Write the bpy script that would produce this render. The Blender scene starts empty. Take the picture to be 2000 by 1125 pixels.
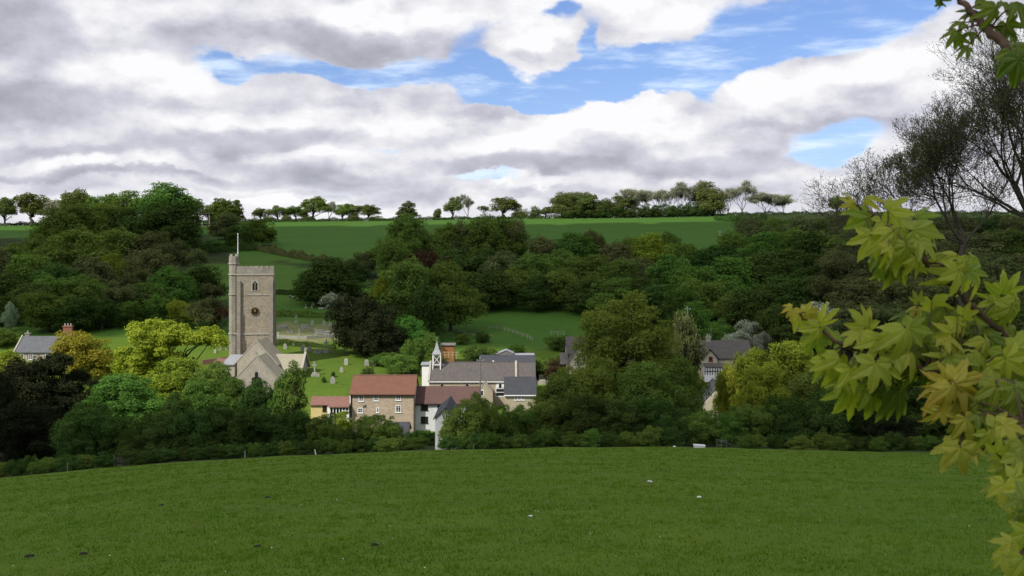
import bpy, math, random
import numpy as np
from mathutils import Vector
C = bpy.context.scene
COL = C.collection
PI = math.pi
F = 2145.0      # focal length in pixels of a 2000 px wide frame
HR = 500.0      # row of the eye level in a 1125 px high frame

# ---------------------------------------------------------------- camera
cd = bpy.data.cameras.new('camera'); cam = bpy.data.objects.new('camera', cd); COL.objects.link(cam)
cam.location = (0, 0, 0); cam.rotation_euler = (PI/2, 0, 0)
cd.sensor_width = 36; cd.lens = 36*F/2000; cd.shift_y = (HR-562.5)/2000
cd.clip_start = 0.05; cd.clip_end = 20000
cd.dof.use_dof = True; cd.dof.focus_distance = 60; cd.dof.aperture_fstop = 14
C.camera = cam
C.view_settings.view_transform = 'Standard'; C.view_settings.look = 'None'
C.view_settings.exposure = 0.12; C.view_settings.gamma = 1
C.cycles.max_bounces = 5; C.cycles.diffuse_bounces = 2; C.cycles.transparent_max_bounces = 8
C.cycles.glossy_bounces = 1; C.cycles.transmission_bounces = 2
C.cycles.caustics_reflective = False; C.cycles.caustics_refractive = False
C.cycles.use_denoising = True

# ---------------------------------------------------------------- sun
SUN_EL = math.radians(44)
SDX, SDY = -0.68, -0.74
_n = math.hypot(SDX, SDY); SDX /= _n; SDY /= _n
sv = Vector((SDX*math.cos(SUN_EL), SDY*math.cos(SUN_EL), math.sin(SUN_EL)))
sl = bpy.data.lights.new('sun', 'SUN'); sl.energy = 4.6; sl.angle = math.radians(0.5); sl.color = (1, 0.95, 0.87)
so = bpy.data.objects.new('sun', sl); COL.objects.link(so); so.rotation_euler = sv.to_track_quat('Z', 'Y').to_euler()

# ---------------------------------------------------------------- small node helper
class NT:
    def __init__(s, tree):
        s.t = tree; s.n = tree.nodes; s.l = tree.links
    def node(s, typ, **kw):
        n = s.n.new(typ)
        for k, v in kw.items(): setattr(n, k, v)
        return n
    def put(s, sock, v):
        if isinstance(v, bpy.types.NodeSocket): s.l.new(v, sock)
        elif v is not None: sock.default_value = v
    def m(s, op, a, b=None, c=None, clamp=False):
        n = s.node('ShaderNodeMath', operation=op); n.use_clamp = clamp
        s.put(n.inputs[0], a); s.put(n.inputs[1], b)
        if c is not None: s.put(n.inputs[2], c)
        return n.outputs[0]
    def vm(s, op, a, b=None, out=0):
        n = s.node('ShaderNodeVectorMath', operation=op)
        s.put(n.inputs[0], a)
        if b is not None: s.put(n.inputs[1], b)
        return n.outputs[out]
    def noise(s, v, scale, detail=3, rough=0.5, dist=0, dims='3D', out='Fac'):
        n = s.node('ShaderNodeTexNoise', noise_dimensions=dims)
        s.put(n.inputs['Vector'], v); n.inputs['Scale'].default_value = scale
        n.inputs['Detail'].default_value = detail; n.inputs['Roughness'].default_value = rough
        n.inputs['Distortion'].default_value = dist
        return n.outputs[out]
    def mapr(s, v, a, b, c=0, d=1, smooth=False):
        n = s.node('ShaderNodeMapRange'); n.interpolation_type = 'SMOOTHSTEP' if smooth else 'LINEAR'
        s.put(n.inputs[0], v)
        for i, x in enumerate((a, b, c, d)): s.put(n.inputs[i+1], x)
        return n.outputs[0]
    def mix(s, f, a, b, typ='MIX'):
        n = s.node('ShaderNodeMix', data_type='RGBA', blend_type=typ)
        s.put(n.inputs[0], f); s.put(n.inputs[6], a); s.put(n.inputs[7], b)
        return n.outputs[2]
    def ramp(s, f, stops):
        n = s.node('ShaderNodeValToRGB'); e = n.color_ramp.elements
        while len(e) < len(stops): e.new(0.5)
        for i, (p, c) in enumerate(stops): e[i].position = p; e[i].color = (*c, 1)
        s.put(n.inputs[0], f); return n.outputs[0]

def rgb(c): return (c[0], c[1], c[2], 1)

# ---------------------------------------------------------------- sky: a bright broken cloud layer over a Nishita sky, all by direction
w = bpy.data.worlds.new('World'); C.world = w; w.use_nodes = True
T = NT(w.node_tree); T.n.clear()
out = T.node('ShaderNodeOutputWorld'); bg = T.node('ShaderNodeBackground'); T.l.new(bg.outputs[0], out.inputs[0])
tc = T.node('ShaderNodeTexCoord'); D = tc.outputs['Generated']
sep = T.node('ShaderNodeSeparateXYZ'); T.l.new(D, sep.inputs[0])
sx_, sy_, sz_ = sep.outputs
az = T.m('ARCTAN2', sx_, sy_)
hyp = T.m('SQRT', T.m('ADD', T.m('MULTIPLY', sx_, sx_), T.m('MULTIPLY', sy_, sy_)))
te = T.m('ARCTAN2', sz_, hyp)
cmb = T.node('ShaderNodeCombineXYZ'); T.put(cmb.inputs[0], az); T.put(cmb.inputs[1], te)
AE = cmb.outputs[0]
# billow distortion of the big shapes
squash = T.vm('MULTIPLY', D, (1, 1, 1.75))
warpc = T.noise(squash, 9, 6, 0.58, out='Color')
warp = T.vm('MULTIPLY', T.vm('SUBTRACT', warpc, (0.5, 0.5, 0.5)), (0.10, 0.065, 0))
AW = T.vm('ADD', AE, warp)
def skyco(px, row):
    a = math.atan((px-1000)/F); return a, math.atan((HR-row)/F*math.cos(a))
def blobs(vec, lst):
    tot = None
    for px, row, rx, ry, wt, rot in lst:
        a, e = skyco(px, row)
        mp = T.node('ShaderNodeMapping', vector_type='TEXTURE')
        mp.inputs['Location'].default_value = (a, e, 0)
        mp.inputs['Rotation'].default_value = (0, 0, math.radians(rot))
        mp.inputs['Scale'].default_value = (rx/F, ry/F, 1)
        T.put(mp.inputs['Vector'], vec)
        d = T.vm('DOT_PRODUCT', mp.outputs[0], mp.outputs[0], out=1)
        g = T.m('MULTIPLY', T.m('POWER', 0.5, T.m('MULTIPLY', d, d)), wt)   # flat-topped falloff, half at the rim
        tot = g if tot is None else T.m('ADD', tot, g)
    return tot
# openings (blue) : px,row,rx,ry,weight,tilt
gaps = [(1560, 50, 250, 75, 1.0, 12), (1350, 125, 190, 70, 1.0, 5), (1130, 165, 240, 42, 1.0, 6), (820, 150, 190, 26, 0.9, 3),
        (560, 150, 180, 22, 0.8, -3), (940, 95, 60, 45, 0.7, 20), (1085, 30, 40, 30, 0.9, 20), (1145, 75, 22, 45, 0.7, 0),
        (1030, 190, 150, 22, 0.8, 0), (1640, 265, 85, 42, 1.0, 5), (1590, 300, 60, 22, 0.7, 0),
        (960, 356, 70, 10, 0.75, 0), (780, 300, 50, 9, 0.5, 20), (1400, 185, 60, 30, 0.5, 20), (1750, 40, 110, 50, 0.8, 10),
        (430, 130, 50, 18, 0.7, -20), (1700, 330, 40, 12, 0.3, 0), (700, 375, 60, 6, 0.3, 0)]
body = [(1045, 88, 75, 52, 1.1, 0), (1270, 40, 105, 45, 1.1, -8), (1500, 170, 90, 50, 1.1, 20), (1640, 170, 110, 60, 1.1, 0),
        (1240, 225, 120, 35, 0.9, 8), (1760, 120, 120, 60, 0.9, 0), (960, 250, 110, 40, 0.9, 5), (780, 215, 110, 35, 0.9, 0)]
grey = [(30, 45, 95, 60, 0.8, 0), (60, 205, 150, 42, 1.0, 0), (640, 95, 240, 34, 0.95, -6), (330, 90, 160, 26, 0.35, 0), (920, 105, 50, 24, 0.6, 0),
        (330, 215, 60, 22, 0.4, 0), (500, 290, 240, 24, 0.75, 3), (60, 292, 120, 14, 0.7, 0), (420, 355, 380, 10, 0.5, 0),
        (700, 218, 60, 26, 0.75, 0), (900, 222, 90, 12, 0.5, 0), (1060, 330, 240, 20, 0.75, 0), (1400, 312, 170, 22, 0.8, 0), (1300, 120, 70, 10, 0.2, 0),
        (1080, 110, 80, 14, 0.5, 0), (1600, 240, 180, 12, 0.55, 0), (1640, 85, 90, 24, 0.45, 0), (1700, 180, 90, 12, 0.35, 0),
        (1180, 290, 90, 12, 0.3, 0), (1000, 385, 600, 8, 0.35, 0), (1560, 360, 200, 10, 0.4, 0), (150, 345, 220, 8, 0.45, 0), (700, 345, 160, 9, 0.4, 0)]
white = [(280, 145, 130, 32, 0.8, 0), (470, 35, 400, 22, 0.5, 0), (900, 30, 220, 30, 0.5, 6), (470, 245, 190, 22, 0.6, 0), (780, 240, 120, 22, 0.7, 0),
         (1040, 70, 70, 32, 0.9, 0), (1270, 35, 90, 32, 0.6, 0), (1100, 235, 130, 22, 1.0, 4), (1000, 285, 140, 22, 0.7, 5), (1480, 160, 60, 36, 0.8, 20),
         (1620, 165, 110, 34, 0.6, 0), (1240, 235, 130, 22, 0.7, 0), (140, 320, 60, 12, 0.7, 0), (270, 330, 70, 14, 0.5, 0), (1050, 365, 70, 12, 0.8, 0),
         (540, 390, 120, 9, 0.8, 0), (600, 320, 180, 9, 0.5, 0), (1640, 355, 100, 14, 0.6, 0), (90, 390, 80, 10, 0.5, 0), (1300, 255, 60, 16, 0.6, 0), (1800, 100, 120, 50, 0.4, 0)]
fine = T.noise(squash, 13, 9, 0.56)
up = T.vm('ADD', squash, (0, 0, 0.034))
fineu = T.noise(up, 13, 9, 0.56)
big = T.noise(T.vm('MULTIPLY', D, (1, 1, 3.2)), 3.1, 4, 0.55)
# coverage: the visible part follows the blob lists, the rest of the dome the big noise
front = T.m('MULTIPLY', T.mapr(T.m('ABSOLUTE', az), 0.55, 0.85, 1, 0, True), T.mapr(te, 0.26, 0.42, 1, 0, True))
fld = T.m('ADD', T.m('SUBTRACT', 0.95, blobs(AW, gaps)), blobs(AW, body))
fld = T.m('ADD', fld, T.m('MULTIPLY', T.m('SUBTRACT', fine, 0.5), 1.3))
dome = T.mapr(big, 0.36, 0.52, -0.1, 1.0)
mx = T.node('ShaderNodeMix', data_type='FLOAT'); T.put(mx.inputs[0], front); T.put(mx.inputs[2], dome); T.put(mx.inputs[3], fld)
cover = T.mapr(mx.outputs[0], 0.12, 0.76, 0, 1, True)
# thin cirrus streaks in the blue
cir = T.noise(T.vm('MULTIPLY', D, (5, 2, 26)), 2.2, 6, 0.6)
cirm = T.m('MULTIPLY', T.mapr(cir, 0.44, 0.74, 0, 0.8, True), T.mapr(te, 0.17, 0.24, 1, 0.15, True))
relief = T.m('MULTIPLY', T.m('SUBTRACT', fine, fineu), 1.2)
bigr = T.m('MULTIPLY', T.m('SUBTRACT', T.noise(squash, 6, 5, 0.55), 0.5), 0.30)
sh = T.m('ADD', T.m('SUBTRACT', T.m('MULTIPLY', blobs(AW, white), 0.36), T.m('MULTIPLY', blobs(AW, grey), 0.43)), T.m('ADD', relief, bigr))
sh = T.m('ADD', sh, T.m('MULTIPLY', T.m('SUBTRACT', 0.75, cover), 0.12))
edge = T.m('ADD', sh, 0.70, clamp=True)
ccol = T.ramp(edge, [(0.0, (0.36, 0.365, 0.41)), (0.25, (0.46, 0.465, 0.53)), (0.50, (0.62, 0.62, 0.70)), (0.72, (0.80, 0.80, 0.84)), (0.92, (0.96, 0.96, 0.97))])
ccol = T.vm('MULTIPLY', ccol, (0.94, 0.94, 0.945))
sky = T.node('ShaderNodeTexSky', sky_type='NISHITA'); sky.sun_disc = False
sky.sun_elevation = SUN_EL; sky.sun_rotation = math.atan2(SDX, SDY); sky.air_density = 1.0; sky.dust_density = 0.5; sky.ozone_density = 2.0
blue = T.vm('MULTIPLY', sky.outputs[0], (0.090, 0.098, 0.130))
blue = T.mix(T.mapr(te, 0.0, 0.13, 0.40, 0.0), blue, (0.50, 0.72, 0.98, 1))
blue = T.mix(cirm, blue, (0.80, 0.93, 1.08, 1))
final = T.mix(cover, blue, ccol)
T.l.new(final, bg.inputs[0]); bg.inputs[1].default_value = 1.0
w.cycles.sampling_method = 'MANUAL'; w.cycles.sample_map_resolution = 512

# ================================================================ terrain
PXC = [-900, 0, 200, 450, 620, 740, 850, 1100, 1300, 1500, 1700, 2000, 2900]
EDGE = [985, 936, 914, 896, 888, 884, 880, 874, 872, 878, 884, 888, 900]
# screen row at which the ground at distance Y is seen, per column
YK = [90, 110, 150, 190, 206, 214, 222, 235, 250, 265, 285, 305, 325, 345, 385, 430, 500, 560, 620, 640, 700, 900, 1500, 4000, 9000]
RK = {
 -900: [985, 980, 930, 850, 820, 795, 770, 735, 700, 675, 650, 625, 605, 590, 560, 530, 490, 470, 445, 442, 455, 485, 510, 512, 511],
 0:    [936, 925, 880, 815, 790, 770, 755, 728, 716, 664, 635, 615, 597, 580, 550, 520, 485, 462, 442, 440, 452, 480, 510, 512, 511],
 200:  [914, 905, 865, 815, 800, 778, 760, 728, 712, 664, 635, 615, 597, 580, 550, 520, 485, 460, 440, 438, 450, 478, 510, 512, 511],
 450:  [896, 890, 870, 838, 820, 795, 762, 722, 694, 672, 640, 615, 597, 580, 550, 508, 475, 452, 436, 434, 446, 476, 510, 512, 511],
 620:  [888, 884, 872, 852, 842, 790, 758, 722, 697, 672, 640, 612, 594, 578, 548, 515, 474, 450, 434, 432, 444, 474, 510, 512, 511],
 740:  [884, 880, 870, 855, 846, 800, 765, 728, 704, 682, 650, 622, 602, 584, 552, 518, 476, 450, 433, 431, 443, 474, 510, 512, 511],
 850:  [880, 877, 868, 856, 848, 825, 800, 760, 712, 690, 662, 635, 612, 590, 556, 522, 478, 450, 431, 429, 442, 474, 510, 512, 511],
 1100: [874, 872, 866, 855, 840, 815, 790, 748, 712, 688, 660, 635, 612, 588, 556, 524, 478, 448, 428, 426, 440, 472, 510, 512, 511],
 1300: [872, 871, 866, 850, 828, 805, 780, 744, 712, 688, 660, 636, 612, 590, 556, 522, 476, 446, 426, 424, 438, 470, 510, 512, 511],
 1500: [878, 874, 862, 835, 812, 792, 768, 736, 706, 680, 650, 625, 602, 580, 545, 510, 468, 440, 421, 419, 434, 468, 510, 512, 511],
 1700: [884, 868, 830, 780, 755, 738, 720, 696, 670, 645, 615, 592, 572, 552, 520, 490, 455, 434, 419, 418, 432, 466, 510, 512, 511],
 2000: [888, 850, 790, 730, 708, 694, 680, 660, 636, 612, 585, 565, 548, 532, 505, 480, 450, 432, 419, 418, 432, 466, 510, 512, 511],
 2900: [900, 855, 780, 710, 690, 675, 660, 640, 618, 596, 570, 550, 535, 520, 495, 472, 446, 430, 420, 419, 432, 466, 510, 512, 511],
}
_PX = np.arange(-900, 2901, 50.0)
_Y = np.concatenate([np.arange(0, 90, 2.0), np.arange(90, 400, 2.0), np.arange(400, 720, 5.0), np.geomspace(720, 9000, 60)])
_Z = np.zeros((len(_PX), len(_Y)))
_zc = {}
for i, c in enumerate(PXC):
    s = (EDGE[i]-HR)/F - 1.6/90
    zk = [-(r-HR)/F*y for r, y in zip(RK[c], YK)]
    z = np.where(_Y < 90, -1.6 - s*_Y, np.interp(_Y, YK, zk))
    _zc[c] = z
for j in range(len(_Y)):
    _Z[:, j] = np.interp(_PX, PXC, [_zc[c][j] for c in PXC])
def _smooth(a, k):
    ker = np.hanning(k+2)[1:-1]; ker /= ker.sum()
    p = np.pad(a, ((k//2, k//2), (0, 0)), 'edge')
    a = sum(ker[i]*p[i:i+a.shape[0]] for i in range(k)); return a
_Z = _smooth(_Z, 5)
_i0 = int(np.searchsorted(_Y, 86))
_t = _smooth(_Z.T, 3).T; _Z[:, _i0:] = _t[:, _i0:]
def groundv(X, Y):
    X = np.asarray(X, float); Y = np.asarray(Y, float)
    Yc = np.clip(Y, 12, 9000)
    px = np.clip(1000+F*X/Yc, -900, 2900)
    fi = (px+900)/50; i = np.clip(fi.astype(int), 0, len(_PX)-2); fi = fi-i
    j = np.clip(np.searchsorted(_Y, Yc, side='right')-1, 0, len(_Y)-2); fj = (Yc-_Y[j])/(_Y[j+1]-_Y[j])
    z = (_Z[i, j]*(1-fi)+_Z[i+1, j]*fi)*(1-fj) + (_Z[i, j+1]*(1-fi)+_Z[i+1, j+1]*fi)*fj
    z = z + np.where(Y < 12, (12-Y)*0.155, 0)
    z = z + 0.05*np.sin(X*0.71+Y*0.23)*np.sin(Y*0.47-X*0.11) * np.clip(Y/40, 0, 1)
    z = z + 0.25*np.sin(X*0.05+1.3)*np.sin(Y*0.06) * np.clip((Y-110)/100, 0, 1)
    return z
def ground(x, y): return float(groundv(np.array([x]), np.array([y]))[0])
def X_(px, Y): return (px-1000)/F*Y
def Z_(row, Y): return -(row-HR)/F*Y

# ================================================================ tagging and mesh helpers
def tag(o, label=None, cat=None, group=None, kind=None):
    if label: o['label'] = label
    if cat: o['category'] = cat
    if group: o['group'] = group
    if kind: o['kind'] = kind
    return o
def empty(name, loc, rz=0.0):
    o = bpy.data.objects.new(name, None); COL.objects.link(o); o.location = loc; o.rotation_euler = (0, 0, rz)
    o.empty_display_size = 0.5
    return o
def link(name, me, mat=None, parent=None, loc=(0, 0, 0)):
    o = bpy.data.objects.new(name, me); COL.objects.link(o)
    if mat is not None and len(me.materials) == 0: me.materials.append(mat)
    if parent is not None: o.parent = parent
    o.location = loc
    return o
def dup(root, loc, rz, sc=(1, 1, 1)):
    r = root.copy(); COL.objects.link(r); r.location = loc; r.rotation_euler = (0, 0, rz); r.scale = sc
    for ch in root.children:
        c = ch.copy(); COL.objects.link(c); c.parent = r
        for g in ch.children:
            d = g.copy(); COL.objects.link(d); d.parent = c
    return r
def np_mesh(name, verts, faces, k, smooth=False, attr=None, vattr=None):
    """verts (n,3), faces (m,k) all with k corners"""
    me = bpy.data.meshes.new(name)
    n, mth = len(verts), len(faces)
    me.vertices.add(n); me.vertices.foreach_set('co', np.asarray(verts, np.float32).ravel())
    me.loops.add(mth*k); me.loops.foreach_set('vertex_index', np.asarray(faces, np.int32).ravel())
    me.polygons.add(mth); me.polygons.foreach_set('loop_start', np.arange(0, mth*k, k, dtype=np.int32))
    me.polygons.foreach_set('loop_total', np.full(mth, k, np.int32))
    if smooth: me.polygons.foreach_set('use_smooth', np.ones(mth, bool))
    me.update(calc_edges=True)
    if attr is not None:
        a = me.attributes.new('rnd', 'FLOAT', 'FACE'); a.data.foreach_set('value', np.asarray(attr, np.float32))
    if vattr is not None:
        for nm, arr in vattr.items():
            a = me.attributes.new(nm, 'FLOAT', 'POINT'); a.data.foreach_set('value', np.asarray(arr, np.float32))
    return me
class MB:
    """collects simple solids in world coordinates, links them as one mesh"""
    def __init__(s): s.v = []; s.f = []
    def add(s, vs, fs):
        o = len(s.v); s.v += [tuple(p) for p in vs]; s.f += [tuple(i+o for i in f) for f in fs]; return s
    def box(s, x0, x1, y0, y1, z0, z1):
        return s.add([(x0,y0,z0),(x1,y0,z0),(x1,y1,z0),(x0,y1,z0),(x0,y0,z1),(x1,y0,z1),(x1,y1,z1),(x0,y1,z1)],
                     [(0,3,2,1),(4,5,6,7),(0,1,5,4),(1,2,6,5),(2,3,7,6),(3,0,4,7)])
    def prism(s, pts, a, b, axis='y'):
        """extrude polygon pts [(u,z)] from a to b along y (u is x) or along x (u is y)"""
        n = len(pts)
        if axis == 'y': vs = [(u, a, z) for u, z in pts]+[(u, b, z) for u, z in pts]
        else: vs = [(a, u, z) for u, z in pts]+[(b, u, z) for u, z in pts]
        return s.add(vs, [tuple(range(n))[::-1], tuple(range(n, 2*n))]+[(i, (i+1) % n, n+(i+1) % n, n+i) for i in range(n)])
    def bar(s, p, q, r, sides=4, r2=None):
        p, q = Vector(p), Vector(q); d = (q-p).normalized(); r2 = r if r2 is None else r2
        a = d.cross(Vector((0, 0, 1)) if abs(d.z) < 0.9 else Vector((1, 0, 0))).normalized(); b = d.cross(a)
        vs = []
        for c, rr in ((p, r), (q, r2)):
            for i in range(sides):
                t = 2*PI*(i+0.5)/sides; vs.append(c+a*math.cos(t)*rr+b*math.sin(t)*rr)
        return s.add(vs, [tuple(range(sides)), tuple(range(sides, 2*sides))[::-1]]+[(i, sides+i, sides+(i+1) % sides, (i+1) % sides) for i in range(sides)])
    def cyl(s, c, r, h, sides=12, r2=None): return s.bar(c, (c[0], c[1], c[2]+h), r, sides, r2)
    def rot(s, cx, cy, ang):
        ca, sa = math.cos(ang), math.sin(ang)
        s.v = [(cx+(x-cx)*ca-(y-cy)*sa, cy+(x-cx)*sa+(y-cy)*ca, z) for x, y, z in s.v]; return s
    def build(s, name, mat, parent=None, smooth=False):
        me = bpy.data.meshes.new(name)
        vs = s.v
        if parent is not None:
            L = Vector(parent.location); q = parent
            while q.parent is not None: q = q.parent; L = L+Vector(q.location)
            vs = [(x-L.x, y-L.y, z-L.z) for x, y, z in vs]
            loc = (0, 0, 0)
        else:
            c = np.mean(np.array(vs), axis=0); zb = min(v[2] for v in vs); loc = (c[0], c[1], zb)
            vs = [(x-loc[0], y-loc[1], z-loc[2]) for x, y, z in vs]
        me.from_pydata(vs, [], s.f); me.update()
        if smooth:
            for p in me.polygons: p.use_smooth = True
        return link(name, me, mat, parent, loc)

# ================================================================ materials
def mat(name, fn, rough=0.9, spec=0.15, bump=None):
    m = bpy.data.materials.new(name); m.use_nodes = True; N = NT(m.node_tree)
    b = N.n['Principled BSDF']; b.inputs['Roughness'].default_value = rough; b.inputs['Specular IOR Level'].default_value = spec
    c = fn(N)
    N.put(b.inputs['Base Color'], c if isinstance(c, bpy.types.NodeSocket) else rgb(c))
    if bump is not None:
        s, st, ds = bump
        tc = N.node('ShaderNodeTexCoord'); bm = N.node('ShaderNodeBump'); bm.inputs['Strength'].default_value = st; bm.inputs['Distance'].default_value = ds
        N.put(bm.inputs['Height'], N.noise(tc.outputs['Object'], s, 4)); N.l.new(bm.outputs[0], b.inputs['Normal'])
    return m
def obj_co(N): return N.node('ShaderNodeTexCoord').outputs['Object']
def stone(a, b, c, s1=0.8, s2=6, courses=None):
    def fn(N):
        co = obj_co(N)
        n1 = N.mapr(N.noise(co, s1, 5, 0.6), 0.3, 0.7); n2 = N.mapr(N.noise(co, s2, 3, 0.6), 0.35, 0.68)
        col = N.mix(n1, rgb(a), rgb(b)); col = N.mix(N.m('MULTIPLY', n2, 0.6), col, rgb(c))
        if courses:
            br = N.node('ShaderNodeTexBrick'); mp = N.node('ShaderNodeMapping'); mp.inputs['Rotation'].default_value = (PI/2, 0, 0)
            N.l.new(co, mp.inputs[0]); N.l.new(mp.outputs[0], br.inputs['Vector'])
            br.inputs['Color1'].default_value = (1, 1, 1, 1); br.inputs['Color2'].default_value = (0.72, 0.7, 0.66, 1); br.inputs['Mortar'].default_value = (0.7, 0.68, 0.62, 1)
            br.inputs['Scale'].default_value = courses; br.inputs['Mortar Size'].default_value = 0.02; br.inputs['Bias'].default_value = 0.1
            col = N.mix(0.8, col, br.outputs[0], 'MULTIPLY')
        return col
    return fn
def tiles(a, b, c, pitch=2.6):
    def fn(N):
        co = obj_co(N)
        n1 = N.mapr(N.noise(co, 0.7, 6, 0.75), 0.38, 0.62); n2 = N.mapr(N.noise(co, 3.2, 3, 0.7), 0.36, 0.64)
        col = N.mix(n1, rgb(a), rgb(b)); col = N.mix(N.m('MULTIPLY', n2, 0.75), col, rgb(c))
        wv = N.node('ShaderNodeTexWave', wave_type='BANDS', bands_direction='Z'); N.l.new(co, wv.inputs[0]); wv.inputs['Scale'].default_value = pitch; wv.inputs['Distortion'].default_value = 0.4
        return N.mix(0.35, col, N.mix(wv.outputs[1], (0.7, 0.7, 0.7, 1), (1, 1, 1, 1)), 'MULTIPLY')
    return fn
def plain(c, k=0.25, s=3):
    def fn(N):
        n = N.mapr(N.noise(obj_co(N), s, 4, 0.6), 0.3, 0.7)
        return N.mix(n, rgb([x*(1-k) for x in c]), rgb([min(1, x*(1+k)) for x in c]))
    return fn
M = {}
M['tower'] = mat('tower_stone', stone((0.41, 0.355, 0.27), (0.31, 0.275, 0.215), (0.20, 0.18, 0.145), 0.5, 2.2, 1.0), 0.95)
M['ashlar'] = mat('grey_ashlar', stone((0.36, 0.33, 0.27), (0.22, 0.20, 0.16), (0.13, 0.125, 0.11), 0.6, 4), 0.95)
M['coping'] = mat('pale_coping', stone((0.46, 0.43, 0.36), (0.32, 0.30, 0.25), (0.18, 0.17, 0.14), 1.2, 6), 0.95)
M['rubble'] = mat('rubble_stone', stone((0.41, 0.375, 0.31), (0.30, 0.275, 0.23), (0.48, 0.45, 0.39), 0.9, 5, 1.3), 0.95)
M['churchroof'] = mat('stone_slate', stone((0.30, 0.28, 0.22), (0.22, 0.21, 0.17), (0.37, 0.33, 0.20), 0.7, 4), 0.95)
M['millwall'] = mat('mill_stone', stone((0.50, 0.385, 0.27), (0.38, 0.31, 0.24), (0.46, 0.41, 0.35), 0.28, 4, 1.1), 0.95)
M['schoolwall'] = mat('school_stone', stone((0.42, 0.35, 0.22), (0.30, 0.26, 0.19), (0.36, 0.33, 0.27), 0.5, 5), 0.95)
M['redtile'] = mat('red_tile', tiles((0.215, 0.090, 0.055), (0.165, 0.074, 0.050), (0.125, 0.078, 0.058)), 0.85)
M['redtile2'] = mat('faded_red_tile', tiles((0.22, 0.10, 0.08), (0.17, 0.085, 0.07), (0.25, 0.15, 0.12)), 0.85)
M['purpletile'] = mat('purple_tile', tiles((0.105, 0.058, 0.050), (0.078, 0.050, 0.047), (0.135, 0.085, 0.07)), 0.85)
M['browntile'] = mat('brown_grey_tile', tiles((0.095, 0.084, 0.080), (0.066, 0.060, 0.058), (0.145, 0.13, 0.115)), 0.85)
M['slate'] = mat('slate', tiles((0.10, 0.105, 0.115), (0.14, 0.145, 0.155), (0.07, 0.075, 0.08)), 0.6, 0.3)
M['darkslate'] = mat('dark_slate', tiles((0.045, 0.048, 0.055), (0.06, 0.063, 0.07), (0.035, 0.036, 0.04)), 0.7, 0.3)
M['lead'] = mat('lead', plain((0.27, 0.28, 0.30), 0.2), 0.6, 0.3)
M['white'] = mat('white_paint', plain((0.72, 0.72, 0.70), 0.06), 0.7)
M['whitewash'] = mat('whitewash', stone((0.66, 0.66, 0.65), (0.55, 0.55, 0.55), (0.42, 0.42, 0.42), 0.6, 3), 0.9)
M['yellow'] = mat('yellow_render', plain((0.55, 0.45, 0.20), 0.1), 0.9)
M['cream'] = mat('cream_render', plain((0.42, 0.38, 0.28), 0.12), 0.9)
M['glass'] = mat('window_glass', plain((0.02, 0.022, 0.025), 0.3), 0.12, 0.6)
M['black'] = mat('black_paint', plain((0.015, 0.014, 0.012), 0.2), 0.6)
M['gold'] = mat('gilt', plain((0.45, 0.32, 0.10), 0.2), 0.45, 0.5)
M['dark'] = mat('dark_timber', plain((0.035, 0.028, 0.022), 0.3), 0.9)
M['timber'] = mat('orange_timber', plain((0.26, 0.12, 0.05), 0.25), 0.85)
M['greytimber'] = mat('grey_timber', plain((0.16, 0.15, 0.145), 0.25), 0.9)
M['palewood'] = mat('pale_wood', plain((0.34, 0.27, 0.15), 0.2), 0.9)
M['brick'] = mat('red_brick', stone((0.27, 0.10, 0.06), (0.22, 0.09, 0.06), (0.16, 0.10, 0.08), 1.5, 8), 0.9)
M['grave'] = mat('lichened_stone', stone((0.40, 0.39, 0.34), (0.26, 0.26, 0.23), (0.16, 0.17, 0.13), 1.5, 9), 0.95)
M['metal'] = mat('galvanised', plain((0.25, 0.26, 0.27), 0.2), 0.5, 0.5)
M['redframe'] = mat('red_brown_frame', plain((0.16, 0.05, 0.03), 0.2), 0.8)

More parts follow.
